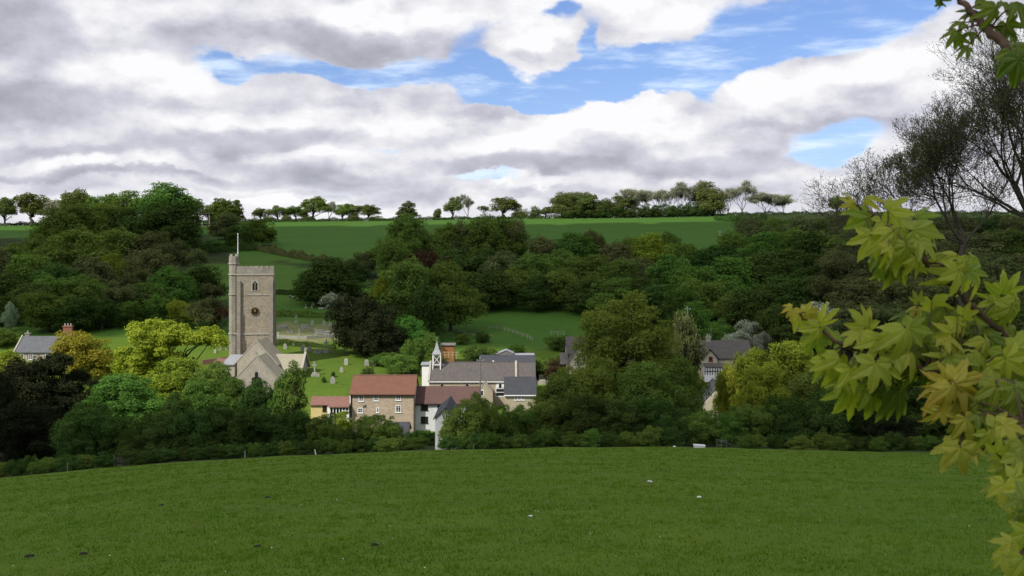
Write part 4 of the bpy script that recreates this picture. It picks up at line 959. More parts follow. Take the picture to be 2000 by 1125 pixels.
# right wing, ridge along x
xw0, xw1 = X_(541, 232), X_(592, 232); yb0, yb1 = 229.5, 237.4; yr = 233.5
ze, zr_ = Z_(724, yb0), Z_(693, yr)
MB().prism([(yb0, gz-3), (yb0, ze), (yr, zr_), (yb1, ze), (yb1, gz-3)], xw0, xw1, 'x').build('nave_wall', M['rubble'], ch)
MB().prism([(yb0-.3, ze-.3*(zr_-ze)/(yr-yb0)+.02), (yr, zr_+.02), (yb1+.3, ze-.2), (yb1+.3, ze-.05), (yr, zr_+.2), (yb0-.3, ze-.3*(zr_-ze)/(yr-yb0)+.17)], X_(508, 232), xw1-.02, 'x').build('roof', M['churchroof'], ch)
b = MB().prism([(yb0-.4, ze-.1), (yr, zr_+.25), (yb1+.4, ze-.1), (yb1+.4, ze+.35), (yr, zr_+.75), (yb0-.4, ze+.35)], xw1-.01, xw1+.45, 'x'); b.box(xw1, xw1+.4, yr-.2, yr+.2, zr_+.7, zr_+1.5); b.build('coping', M['coping'], ch)
win(ch, 566, 737, 9, 12, yb0, 2, 2, 'coping')
# low lead roofed aisle on the left
xa0, xa1 = X_(441, 231), X_(463, 231); zt_ = Z_(703, 231)
MB().box(xa0, xa1-.01, 229.2, 236, gz-3, zt_-.8).build('aisle_wall', M['rubble'], ch)
MB().prism([(228.9, zt_-.9), (236.2, zt_+.5), (236.2, zt_+.7), (228.9, zt_-.7)], xa0-.3, xa1-.02, 'x').build('lead_roof', M['lead'], ch)
b = MB(); b.prism([(X_(417, 231), zt_-3.2), (xa0-.02, zt_-3.2), (xa0-.02, zt_-.7), (X_(417, 231), zt_-1.0)], 230, 235); b.build('vestry_wall', M['rubble'], ch)
MB().prism([(229.7, zt_-1.1), (235.3, zt_-.2), (235.3, zt_-.05), (229.7, zt_-.95)], X_(414, 231), xa0-.32, 'x').build('vestry_roof', M['redtile2'], ch)

# ---------------------------------------------------------------- three storey stone house with red roof
def house(px0, px1, Yf, dep, re, rr, wallm, roofm, name, label, cat='house', base=None, over=0.35, hipl=False):
    x0, x1 = X_(px0, Yf), X_(px1, Yf); ze = Z_(re, Yf); yr = Yf+dep/2; zr = Z_(rr, yr)
    g = min(ground(x0, Yf), ground(x1, Yf)) if base is None else base
    h = empty(name, ((x0+x1)/2, Yf, g)); tag(h, label, cat)
    MB().prism([(Yf, g-1), (Yf, ze), (yr, zr), (Yf+dep, ze), (Yf+dep, g-1)], x0, x1, 'x').build('wall', M[wallm], h)
    b = gable_roof_x(x0, x1, Yf, Yf+dep, ze+.02, zr+.02, over); r = b.build('roof', M[roofm], h)
    return h, r, x0, x1, ze, zr, g
H1, R1, x0, x1, ze, zr, g = house(685, 809, 205, 9, 769, 735, 'millwall', 'redtile', 'stone_house', 'tall three storey stone house under a long red tiled roof')
yr = 209.5; MB().box(x0-.2, x1+.2, yr-.14, yr+.14, zr+.15, zr+.33).build('ridge_tiles', M['redtile2'], R1)
for px, row, wp, hp, c, r in ((705.5, 778, 10, 12, 2, 3), (734.5, 777, 9.5, 12, 2, 3), (778, 776, 10, 12, 2, 3), (703.5, 801.5, 10, 10, 2, 2), (738, 801, 5.5, 10, 1, 3), (778, 798.5, 11, 14, 2, 3), (793.5, 829.5, 10, 11, 2, 2)):
    win(H1, px, row, wp, hp, 205, c, r, fr=0.13)
win(H1, 700.5, 823, 11, 5, 205, 2, 1, 'cream', fr=.1)
xx, zz = X_(712.5, 205), Z_(793, 205); b = MB(); b.bar((xx-.3, 204.93, zz-.25), (xx+.3, 204.93, zz+.25), .06); b.bar((xx-.3, 204.9, zz+.25), (xx+.3, 204.9, zz-.25), .06); b.build('wall_tie', M['black'], H1)
for px in (686.5, 808.5): MB().bar((X_(px, 205), 204.88, g-.5), (X_(px, 205), 204.88, ze-.2), .06, 6).build('drainpipe', M['black'], H1)
MB().box(x0-.1, x1+.1, 204.56, 204.70, ze-.32, ze-.2).build('gutter', M['black'], H1)
MB().box(x0-.18, x0-.02, 204.9, 206, Z_(792, 205), Z_(772, 205)).build('corner_render', M['white'], H1)
# small outhouse roof in front of it
H, R, x0, x1, ze, zr, g = house(752, 796, 186, 5, 846, 826, 'millwall', 'darkslate', 'outhouse', 'low outhouse with dark slate roof before the tall stone house', 'outhouse')
# yellow and white single storey extension
H2, R2, x0, x1, ze, zr, g = house(607, 683.5, 206.5, 5.5, 790.5, 776, 'yellow', 'redtile2', 'cottage', 'low yellow walled cottage with faded red roof joined to the stone house', 'cottage')
MB().box(X_(639, 206), X_(683, 206), 206.3, 206.495, g-1, ze-.05).build('white_wall', M['white'], H2)
win(H2, 634, 797.5, 8, 12, 206.5, 1, 1, 'dark', fr=.06)
b = MB(); xa, xb = X_(646, 205), X_(683, 205); zt_ = Z_(790, 205); zs = Z_(808, 205)
pch = MB().prism([(203.5, zt_-.35), (206.2, zt_+.55), (206.2, zt_+.70), (203.5, zt_-.2)], xa-.25, xb+.1, 'x').build('porch_roof', M['redtile2'], H2)
b.box(xa, xb, 203.8, 206.28, g-1, zs); b.build('porch_base', M['white'], H2)
b = MB()
for i in range(7):
    x = xa+.06+(xb-xa-.12)*i/6; b.box(x-.07, x+.07, 203.82, 203.94, zs, zt_-.33)
b.box(xa, xb, 203.80, 203.96, zt_-.5, zt_-.34); b.box(xa+2.2, xa+3.4, 203.79, 203.81, (zs+zt_)/2-.2, (zs+zt_)/2-.08)
fo = b.build('porch_frame', M['white'], H2); MB().box(xa+.05, xb-.05, 203.97, 203.99, zs, zt_-.5).build('pane', M['glass'], fo)
# white cottage under purple brown roof
H3, R3, x0, x1, ze, zr, g = house(811, 934, 207, 8, 787, 756, 'whitewash', 'purpletile', 'whitewashed_cottage', 'whitewashed two storey cottage with purple brown roof, right of the stone house', 'cottage')
for px, row in ((829, 795), (861.5, 794), (829, 820)): win(H3, px, row, 14, 13, 207, 3, 2, 'black', fr=.08)
MB().box(x0-.1, x1+.1, 206.55, 206.70, ze-.32, ze-.2).build('gutter', M['black'], H3)
# white gabled barn end close to the pasture
Yg = 100; xl, xr_ = X_(850, Yg), X_(884, Yg); g = ground(xl, Yg)
gb = empty('white_barn', ((xl+xr_)/2, Yg, g)); tag(gb, 'whitewashed barn gable half hidden by the hedge at the edge of the pasture', 'barn')
xm = (xl+xr_)/2+.2; zl = Z_(817, Yg); za = Z_(798, Yg)
MB().prism([(xl, g-1), (xr_, g-1), (xr_, zl), (xm, za), (xl, zl)], Yg, Yg+8).build('wall', M['whitewash'], gb)
gable_roof_y(xl, xr_, Yg, Yg+8, zl+.02, za+.02, .18, .12, .12, xm).build('roof', M['darkslate'], gb)

# ---------------------------------------------------------------- Victorian school with spirelet
Ys = 222.0
S, Rs, x0, x1, ze, zr, g = house(838, 1010, Ys, 9, 743, 709, 'schoolwall', 'browntile', 'school', 'long stone school with brown roof and a white timber spirelet', 'school', base=Z_(795, Ys))
MB().box(x0-.05, x1, Ys-.36, Ys-.24, ze-.36, ze-.16).build('gutter', M['white'], S)
b = MB()
for xg in (x0-.22, X_(1006, Ys)): b.prism([(Ys-.4, ze-.3), (Ys+4.5, zr+.12), (Ys+9.4, ze-.3), (Ys+9.4, ze+.12), (Ys+4.5, zr+.5), (Ys-.4, ze+.12)], xg, xg+.4, 'x')
b.build('coping', M['coping'], S)
xs_ = np.arange(x0+.5, x1-.3, .55); b = MB(); [b.box(x-.2, x+.2, Ys+4.4, Ys+4.6, zr+.17, zr+.36) for x in xs_]; b.build('ridge_tiles', M['browntile'], Rs)
# spirelet
spx = X_(854, Ys+4.5); sp = MB(); w2 = .78; zb_, zm, zt_ = Z_(714, Ys+4), Z_(691, Ys+4), Z_(665, Ys+4)
for sx in (-1, 1):
    for sy in (-1, 1): sp.box(spx+sx*w2-.09, spx+sx*w2+.09, Ys+3.4+sy*w2-.09, Ys+3.4+sy*w2+.09, zb_-1.0, zm)
yq = Ys+3.4
for yy in (yq-w2, yq+w2):
    sp.bar((spx-w2, yy, zb_+.35), (spx+w2, yy, zm-.12), .065); sp.bar((spx-w2, yy+.01, zm-.12), (spx+w2, yy+.01, zb_+.35), .065)
    sp.box(spx-w2-.1, spx+w2+.1, yy-.08, yy+.08, zb_+.2, zb_+.36); sp.box(spx-w2-.1, spx+w2+.1, yy-.08, yy+.08, zm-.16, zm)
for xx in (spx-w2, spx+w2):
    sp.box(xx-.08, xx+.08, yq-w2, yq+w2, zb_+.2, zb_+.36); sp.box(xx-.08, xx+.08, yq-w2, yq+w2, zm-.16, zm)
bell = sp.build('bell_turret', M['white'], S)
q = w2+.2; MB().add([(spx-q, yq-q, zm+.01), (spx+q, yq-q, zm+.01), (spx+q, yq+q, zm+.01), (spx-q, yq+q, zm+.01), (spx-.5, yq-.5, zm+.9), (spx+.5, yq-.5, zm+.9), (spx+.5, yq+.5, zm+.9), (spx-.5, yq+.5, zm+.9), (spx, yq, zt_)],
    [(0, 3, 2, 1), (0, 1, 5, 4), (1, 2, 6, 5), (2, 3, 7, 6), (3, 0, 4, 7), (4, 5, 8), (5, 6, 8), (6, 7, 8), (7, 4, 8)]).build('spire', M['lead'], bell)
b = MB().bar((spx, yq, zt_-.05), (spx, yq, zt_+.75), .035); b.bar((spx-.2, yq, zt_+.5), (spx+.2, yq, zt_+.5), .03); b.build('weather_vane', M['metal'], bell)
# pointed windows low in the wall, half behind the cottage roof
for px in (863.5, 912.5):
    x = X_(px, Ys); o = lancet(x, .52, Z_(764, Ys), Z_(748, Ys), Ys-.06, Ys-.005).build('window', M['coping'], S); lancet(x, .3, Z_(763, Ys), Z_(749.5, Ys), Ys-.09, Ys-.07).build('pane', M['glass'], o)
# tall stepped window
x = X_(977, Ys); b = MB(); fr = []
for dx, top in ((-5.2, 757), (0, 749), (5.2, 757)):
    xx = X_(977+dx, Ys); l = lancet(xx, .27, Z_(773, Ys), Z_(top, Ys), Ys-.07, Ys-.06); fr.append(l)
o = MB(); l = lancet(x, .92, Z_(775, Ys), Z_(746, Ys), Ys-.05, Ys-.005); o.add(l.v, l.f); o = o.build('window', M['white'], S)
b = MB(); [b.add(l.v, l.f) for l in fr]; b.build('pane', M['glass'], o)
b = MB(); [b.box(x-.85, x+.85, Ys-.09, Ys-.075, Z_(r, Ys)-.06, Z_(r, Ys)+.06) for r in (759, 766)]; b.build('glazing_bar', M['white'], o)
# gabled porch of the school
gabled_block(S, 937, 963, 947, 747, 765, 766, Ys-3.2, Ys-.01, 'schoolwall', 'browntile', g-1, 'porch_wall')
x = X_(941.5, Ys-3.2); o = lancet(x, .36, Z_(773, Ys-3.2), Z_(761, Ys-3.2), Ys-3.26, Ys-3.205).build('window', M['white'], S); lancet(x, .2, Z_(772, Ys-3.2), Z_(762.5, Ys-3.2), Ys-3.29, Ys-3.27).build('pane', M['glass'], o)
# slate roofed wing with a row of windows
xa, xb = X_(985, 218), X_(1046, 218); ze2, zr2 = Z_(770, 216.5), Z_(737, 221.9)
MB().prism([(216.5, g-1), (216.5, ze2), (221.98, zr2-.1), (221.98, g-1)], xa+.1, xb-.1, 'x').build('wing_wall', M['schoolwall'], S)
MB().prism([(216.1, ze2-.2), (221.99, zr2), (221.99, zr2+.16), (216.1, ze2-.04)], xa-.1, xb+.2, 'x').build('wing_roof', M['darkslate'], S)
MB().box(xa-.05, xb+.1, 216.0, 216.09, ze2-.3, ze2-.1).build('gutter', M['white'], S)
for px in (1008, 1014.5, 1021): win(S, px, 777, 6.2, 9, 216.5, 2, 2)
xc0, xc1 = X_(1012, Ys), X_(1045, Ys)   # lower right end of the main roof
MB().prism([(Ys+.3, g-1), (Ys+.3, ze), (Ys+4.5, zr-.15), (Ys+8.7, ze), (Ys+8.7, g-1)], xc0-.2, xc1, 'x').build('end_wall', M['schoolwall'], S)
gable_roof_x(xc0-.2, xc1, Ys+.3, Ys+8.7, ze+.01, zr-.12, .3).build('end_roof', M['browntile'], S)
# dark flat roofed block behind, with a satellite dish
xd0, xd1 = X_(935, 236), X_(1046, 236); zt_ = Z_(700, 236)
fb = empty('hall', ((xd0+xd1)/2, 236, zt_-5)); tag(fb, 'dark low pitched roof of a hall showing above the school ridge', 'hall')
MB().box(xd0+.3, xd1-.3, 233, 241, zt_-6, zt_-1.2).build('wall', M['schoolwall'], fb)
MB().prism([(232.6, zt_-1.25), (241.4, zt_+.05), (241.4, zt_+.25), (232.6, zt_-1.05)], xd0, xd1, 'x').build('roof', M['darkslate'], fb)
disc(X_(963.5, 233), 231.9, 232.0, Z_(707, 232), .32, 14).build('satellite_dish', M['white'], fb)

# ---------------------------------------------------------------- sheds behind the school
def shed(px0, px1, r_top, r_base, Y, dep, wallm, roofm, name, label, pitch='mono', cat='shed'):
    x0, x1 = X_(px0, Y), X_(px1, Y); zt = Z_(r_top, Y); zb = min(Z_(r_base, Y), ground(x0, Y), ground(x1, Y))
    h = empty(name, ((x0+x1)/2, Y, zb)); tag(h, label, cat)
    if pitch == 'mono':
        MB().box(x0, x1, Y, Y+dep, zb-.3, zt-.25).build('wall', M[wallm], h)
        MB().prism([(Y-.3, zt-.2), (Y+dep+.2, zt+.05), (Y+dep+.2, zt+.15), (Y-.3, zt-.1)], x0-.25, x1+.25, 'x').build('roof', M[roofm], h)
    else:
        xm = (x0+x1)/2; ze = zt-(x1-x0)*.22
        MB().prism([(x0, zb-.3), (x1, zb-.3), (x1, ze), (xm, zt-.05), (x0, ze)], Y, Y+dep).build('wall', M[wallm], h)
        gable_roof_y(x0, x1, Y, Y+dep, ze+.01, zt-.04, .15, .08, .15).build('roof', M[roofm], h)
    return h
h = shed(862, 887, 673, 694, 250, 3, 'timber', 'greytimber', 'timber_hut', 'orange boarded timber hut with flat pale roof behind the spirelet', cat='hut')
b = MB(); ya = 247.5
for px in (868, 876, 884, 892): x = X_(px, ya); b.box(x-.06, x+.06, ya-.05, ya+.05, Z_(698, ya)-.3, Z_(687, ya))
for r in (688, 693): b.box(X_(866, ya), X_(897, ya), ya-.04, ya+.04, Z_(r, ya)-.05, Z_(r, ya)+.05)
tag(b.build('deck_rail', M['palewood']), 'pale wooden rail in front of the orange timber hut', 'railing')
h = shed(974, 1003, 684, 703, 250, 4, 'greytimber', 'lead', 'garden_shed', 'grey weathered garden shed with pitched roof above the school', 'gable')
MB().box(X_(985, 250)-.5, X_(985, 250)+.6, 249.94, 249.99, Z_(703, 250), Z_(692, 250)).build('door', M['greytimber'], h)
shed(962, 974, 690, 702, 251, 3, 'brick', 'lead', 'lean_to', 'small reddish lean to left of the grey garden shed', cat='shed')
shed(1003, 1042, 694, 702, 249, 4, 'greytimber', 'lead', 'flat_roofed_outbuilding', 'low flat pale roofed outbuilding right of the grey garden shed', cat='outbuilding')
shed(824, 838, 711, 723, 232, 3, 'white', 'lead', 'white_shed', 'small white shed at the left gable of the school', 'mono')
# cottage left with slate roof and chimneys
Yc = 250
H, R, x0, x1, ze, zr, g = house(30, 120, Yc, 8, 687, 658, 'rubble', 'slate', 'slate_cottage', 'stone cottage under a grey slate roof at the far left', 'cottage')
for px in (43, 60, 92): win(H, px, 696, 7.5, 13, Yc, 2, 4, 'white', label=None)
b = MB(); [b.box(X_(px, Yc)-.75, X_(px, Yc)-.50, Yc-.05, Yc-.005, Z_(703, Yc), Z_(688, Yc)) for px in (43, 60)]; b.build('brick_quoin', M['brick'], H)
MB().prism([(Yc-.4, ze-.25), (Yc+4, zr+.05), (Yc+4, zr+.42), (Yc-.4, ze+.12)], x0-.35, x0-.05, 'x').build('coping', M['coping'], H)
def chimney(h, px0, px1, rt, rb, Y, m, pots=2, dep=.9):
    x0, x1 = X_(px0, Y), X_(px1, Y); zt, zb = Z_(rt, Y), Z_(rb, Y)
    b = MB().box(x0, x1, Y, Y+dep, zb, zt-.35); b.box(x0-.12, x1+.12, Y-.12, Y+dep+.12, zt-.35, zt-.05); o = b.build('chimney', M[m], h)
    b = MB()
    for i in range(pots): b.cyl((x0+(x1-x0)*(i+.5)/pots, Y+dep/2, zt-.05), .17, .55, 10, .14)
    b.build('chimney_pot', M['coping'], o); return o
chimney(R, 49, 57, 650, 664, Yc+4, 'ashlar', 1)
chimney(R, 123, 140, 636, 672, Yc+5, 'brick', 3)
chimney(R, 126, 141, 654, 676, Yc+1.5, 'brick', 2)
# house right of the school, steep brown roofs, mostly behind the olive tree
H, R, x0, x1, ze, zr, g = house(1108, 1180, 232, 9, 690, 659, 'cream', 'browntile', 'gabled_house', 'cream house with steep brown gables between the school and the big olive tree', 'house')
xg0, xg1 = X_(1112, 229), X_(1156, 229)
gabled_block(H, 1112, 1156, 1134, 672, 703, 703, 229, 231.98, 'cream', 'browntile', g-1, 'gable_wall', False)
b = MB(); A = (X_(1134, 228.8), 228.75, Z_(671, 229)); 
b.bar(A, (xg0-.5, 228.75, Z_(708, 229)), .16); b.bar(A, (xg1+.5, 228.75, Z_(708, 229)), .16); b.build('bargeboard', M['greytimber'], H)
MB().prism([(228, Z_(712, 228)), (231.9, Z_(690, 232)), (231.9, Z_(690, 232)+.14), (228, Z_(712, 228)+.14)], X_(1094, 229), X_(1110, 229), 'x').build('lean_to_roof', M['browntile'], H)
win(H, 1126, 712, 7, 9, 229, 2, 2)
# long low house behind the big tree
H, R, x0, x1, ze, zr, g = house(1228, 1338, 240, 9, 692, 662, 'whitewash', 'darkslate', 'bungalow', 'dark roofed bungalow glimpsed through the brown tree top', 'bungalow')
for px, r in ((1252, 666), (1272, 668), (1304, 672)): x = X_(px, 241.5); MB().box(x-.5, x+.5, 240.6, 241.6, Z_(r+3, 241), Z_(r-4, 241)).build('rooflight', M['white'], R)
win(H, 1242, 703, 8, 12, 240, 2, 2)
# half timbered house
Yh = 236
H, R, x0, x1, ze, zr, g = house(1368, 1470, Yh, 9, 699, 666, 'cream', 'browntile', 'half_timbered_house', 'cream house with brown tiled roof and half timbered porch, right of the big olive tree', 'house')
gabled_block(H, 1371, 1401, 1387, 683, 700, 702, Yh-1.2, Yh-.01, 'cream', 'browntile', g-1, 'dormer_wall', False)
b = MB(); A = (X_(1387, Yh-1.3), Yh-1.4, Z_(682, Yh-1.3)); b.bar(A, (X_(1368, Yh), Yh-1.4, Z_(703, Yh-1.3)), .15); b.bar(A, (X_(1403, Yh), Yh-1.4, Z_(703, Yh-1.3)), .15); b.build('bargeboard', M['dark'], H)
win(H, 1388, 701, 8, 9, Yh-1.2, 2, 1, 'redframe', fr=.14)
MB().prism([(Yh-3, Z_(718, Yh-3)), (Yh-1.21, Z_(710, Yh-1)), (Yh-1.21, Z_(710, Yh-1)+.14), (Yh-3, Z_(718, Yh-3)+.14)], X_(1371, Yh), X_(1413, Yh), 'x').build('porch_roof', M['browntile'], H)
MB().box(X_(1372, Yh), X_(1412, Yh), Yh-2.8, Yh-1.22, g-1, Z_(718, Yh-3)-.05).build('porch_wall', M['white'], H)
b = MB(); zt_ = Z_(718, Yh-3)-.06; zb_ = Z_(732, Yh-3)
for i in range(9): x = X_(1372+4.9*i, Yh)+.05; b.box(x-.08, x+.08, Yh-2.87, Yh-2.805, zb_, zt_)
b.box(X_(1372, Yh), X_(1412, Yh), Yh-2.875, Yh-2.803, (zb_+zt_)/2-.08, (zb_+zt_)/2+.08); b.build('timber_framing', M['dark'], H)
b = MB(); b.bar((x1+.25, Yh-.5, ze-.3), (x1+.25, Yh+4.5, zr+.1), .15); b.build('bargeboard', M['dark'], H)
chimney(R, 1380, 1388, 657, 672, Yh+4, 'coping', 2, .7)
# cream gable lower down between the trees
Yl = 150
gl = empty('cream_cottage', (X_(1390, Yl), Yl, ground(X_(1390, Yl), Yl))); tag(gl, 'cream rendered gable glimpsed in the gap below the half timbered house', 'cottage')
gz2 = ground(X_(1390, Yl), Yl)-1; gabled_block(gl, 1372, 1425, 1410, 752, 792, 770, Yl, Yl+7, 'cream', 'darkslate', gz2, 'wall', False)
# open barn on the ridge
Yb = 598
xb0, xb1 = X_(352, Yb), X_(411, Yb); gB = ground((xb0+xb1)/2, Yb); bn = empty('open_barn', ((xb0+xb1)/2, Yb, gB)); tag(bn, 'dark open sided barn on pale posts at the top of the meadow', 'barn')
zt_ = Z_(417, Yb); MB().prism([(Yb-1, zt_-.4), (Yb+4, zt_+.2), (Yb+9, zt_-.4), (Yb+9, zt_-.1), (Yb+4, zt_+.5), (Yb-1, zt_-.1)], xb0, xb1, 'x').build('roof', M['dark'], bn)
for i in range(5):
    x = xb0+.5+(xb1-xb0-1)*i/4; MB().box(x-.16, x+.16, Yb-.6, Yb-.3, gB-1, zt_-.45).build('post', M['coping'], bn)
MB().box(xb0+.4, xb0+8, Yb+6, Yb+8, gB-1, zt_-1.2).build('stored_bales', M['dark'], bn); MB().box(xb1-3, xb1-.4, Yb+6, Yb+8, gB-1, zt_-.8).build('stored_bales', M['dark'], bn)
MB().box(xb0+2, xb1-.5, Yb-.5, Yb-.4, gB-.5, gB+.5).build('trough', M['redtile2'], bn)
# arched shelter in the wood edge
Ya = 282; x = X_(162, Ya); g = ground(x, Ya); sh_ = empty('arched_shelter', (x, Ya, g)); tag(sh_, 'dark arched shelter at the foot of the wood behind the cottage', 'shelter')
w2 = 1.35; zt_ = Z_(616, Ya); arc = [(x-w2*1.1, zt_-.5)]+[(x+w2*1.1*math.cos(PI-PI*i/10), zt_-.5+.5*math.sin(PI*i/10)) for i in range(1, 10)]+[(x+w2*1.1, zt_-.5)]
arc2 = [(p[0], p[1]+.12) for p in arc]
MB().prism(arc+arc2[::-1], Ya-.3, Ya+2).build('arched_roof', M['greytimber'], sh_)
for sx in (-1, 1): MB().box(x+sx*w2-.08, x+sx*w2+.08, Ya, Ya+.16, g-.5, zt_-.5).build('post', M['greytimber'], sh_)
MB().box(x-w2, x+w2, Ya+1.8, Ya+1.9, g-.5, zt_-.5).build('back_panel', M['dark'], sh_)

# ================================================================ trees and shrubs of the pasture edge
FG = 'trees and shrubs along the far edge of the pasture'
edge_rows = [
 (182, 790, 150, 101, 'nearbush', 'dark', 'rounded dark green tree bush at the left of the pasture hedge'),
 (150, 842, 70, 98, 'nearbush', 'dark', 'small dark bush below left of the large rounded one'),
 (250, 838, 60, 99, 'nearbush', 'dark', 'small dark bush below right of the large rounded one'),
 (305, 812, 120, 102, 'nearbush', 'dark', 'dark hedge tree below the vivid green tree'),
 (372, 800, 126, 103, 'nearbush', 'dark', 'dark green hedge tree in front of the left end of the church'),
 (440, 796, 126, 104, 'nearbush', 'dark', 'dark green hedge tree in front of the church gable'),
 (505, 800, 120, 103, 'nearbush', 'dark', 'dark hedge tree right of the church gable, before the pointed tree'),
 (562, 806, 100, 102, 'nearbush', 'dark', 'dark hedge tree left of the yellow walled cottage'),
 (628, 812, 80, 102, 'nearbush', 'mid', 'green bush right below the yellow walled cottage'),
 (664, 834, 50, 100, 'nearbush', 'olive', 'low pale bush between two hedge bushes below the stone house'),
 (736, 814, 104, 100, 'nearbush', 'mid', 'domed green bush in front of the tall stone house'),
 (690, 838, 60, 99, 'nearbush', 'dark', 'dark bush at the left foot of the domed green bush'),
 (806, 856, 66, 108, 'nearbush', 'olive', 'low olive scrub left of the white barn gable'),
 (818, 840, 60, 140, 'nearbush', 'mid', 'green shrub beneath the whitewashed cottage'),
 (845, 846, 40, 135, 'nearbush', 'dark', 'dark shrub tucked behind the white barn gable'),
 (662, 806, 54, 190, 'nearbush', 'golive', 'clipped green garden bush under the yellow cottage porch'),
 (916, 776, 98, 97, 'nearbush', 'olive', 'olive hedge tree right against the white barn gable'),
 (958, 790, 90, 100, 'nearbush', 'mid', 'green hedge tree, second right of the white barn'),
 (1010, 796, 90, 102, 'nearbush', 'mid', 'green hedge tree below the slate wing of the school'),
 (1062, 786, 96, 103, 'nearbush', 'olive', 'olive hedge tree left of the big olive tree'),
 (1100, 735, 110, 110, 'near', 'olive', 'mid height tree at the left side of the big olive tree'),
 (1166, 704, 112, 118, 'near', 'spring', 'green tree leaning on the left flank of the big olive tree'),
 (1262, 716, 150, 114, 'near', 'mid', 'dark leafed tree in front of the big olive tree'),
 (1330, 708, 110, 120, 'near', 'mid', 'green tree at the right foot of the big olive tree'),
 (1130, 772, 120, 102, 'nearbush', 'dark', 'dark hedge bush under the left side of the big olive tree'),
 (1210, 782, 120, 102, 'nearbush', 'dark', 'dark hedge bush under the middle of the big olive tree'),
 (1290, 780, 120, 102, 'nearbush', 'dark', 'dark hedge bush under the right side of the big olive tree'),
 (1360, 806, 90, 101, 'nearbush', 'mid', 'green hedge bush above the white trough'),
 (1412, 808, 80, 102, 'nearbush', 'mid', 'green hedge bush behind the broken wooden frame'),
 (1460, 688, 104, 150, 'near', 'golive', 'yellow green tree touching the half timbered house'),
 (1418, 716, 60, 146, 'near', 'golive', 'small yellow green tree under the porch of the half timbered house'),
 (1543, 672, 140, 140, 'near', 'golive', 'yellow green tree left of the drooping near maple leaves'),
 (1490, 720, 110, 130, 'near', 'golive', 'yellow green tree between the two taller yellow green ones'),
 (1590, 722, 120, 122, 'near', 'olive', 'olive tree directly under the near maple bough'),
 (1470, 792, 110, 104, 'nearbush', 'mid', 'green hedge bush right of the broken wooden frame'),
 (1545, 780, 120, 104, 'nearbush', 'dark', 'dark hedge bush below the yellow green trees'),
 (1625, 764, 130, 104, 'nearbush', 'dark', 'dark hedge bush below the hanging maple leaves'),
 (1700, 740, 140, 106, 'nearbush', 'dark', 'very dark hedge tree right of the hanging maple leaves'),
 (1778, 722, 140, 110, 'near', 'dark', 'very dark tree behind the orange tinted maple leaves'),
 (1860, 700, 140, 113, 'near', 'yew', 'blackish tree at the foot of the left ash'),
 (1945, 690, 140, 114, 'near', 'dark', 'dark tree between the feet of the two ashes'),
 (2020, 700, 130, 112, 'near', 'yew', 'blackish tree at the right edge of the view'),
 (1740, 795, 110, 100, 'nearbush', 'yew', 'black shadowy bush low at the right part of the hedge'),
 (1830, 800, 120, 100, 'nearbush', 'dark', 'dark low bush behind the lowest maple leaves'),
 (1920, 800, 120, 101, 'nearbush', 'yew', 'black low bush near the right end of the hedge'),
 (2000, 800, 110, 101, 'nearbush', 'dark', 'dark low bush at the very right end of the hedge'),
]
wood(edge_rows, FG)
# a big olive green tree with several domes
cm, bc, rb = crown_mesh(300, [(-1.0, 0, 8.2, 3.2, 3.2, 3.4, 3), (1.3, 0, 7.2, 2.8, 3, 3.2, 2), (-2.6, 0, 5.0, 2.4, 3, 3.4, 2), (2.4, 0, 4.4, 2.6, 3, 3.2, 2), (0, 0, 3.6, 3.6, 3, 3, 2)], 110, 60000, 0.17, 0.95, 0.25, -0.8)
family('bigolive', [(trunk_mesh(300, 11, bc, 0.34, 0.15, 0, 40), cm)])
tree(1232, 584, 194, 128, 'bigolive', 'spring', 'big olive green tree rising from the hedge in the middle right', 'tree', 'tree', rz=0)
tree(1318, 618, 90, 140, 'scrub', 'brown', 'brown half bare tree at the right shoulder of the big olive tree', 'tree', 'tree')
tree(1290, 650, 70, 160, 'scrub', 'brown', 'thin brown tree in front of the bungalow', 'tree', 'tree')
tree(1322, 700, 50, 158, 'bush', 'blossom', 'white flowering shrub below the bungalow', 'shrub', 'shrub')
# low skirt of brambles and nettles at the foot of the hedge
sk = random.Random(9)
px = -30
while px < 2050:
    e = float(np.interp(px, PXC, EDGE)); wd = sk.uniform(34, 60); hgt = sk.choice([6, 12, 20, 34])*sk.uniform(.8, 1.2) if px > 140 else sk.uniform(24, 40)
    Yk = sk.uniform(92.5, 95.5)
    if not (780 < px < 875 or 1335 < px < 1440):
        tree(px, e-hgt, wd, Yk, 'bush', sk.choice(['mid', 'dark', 'olive', 'dark']), 'low bramble clump at the foot of the pasture hedge', 'bramble_clump', 'bramble', 'low bramble clumps along the foot of the pasture hedge')
    px += wd*0.62
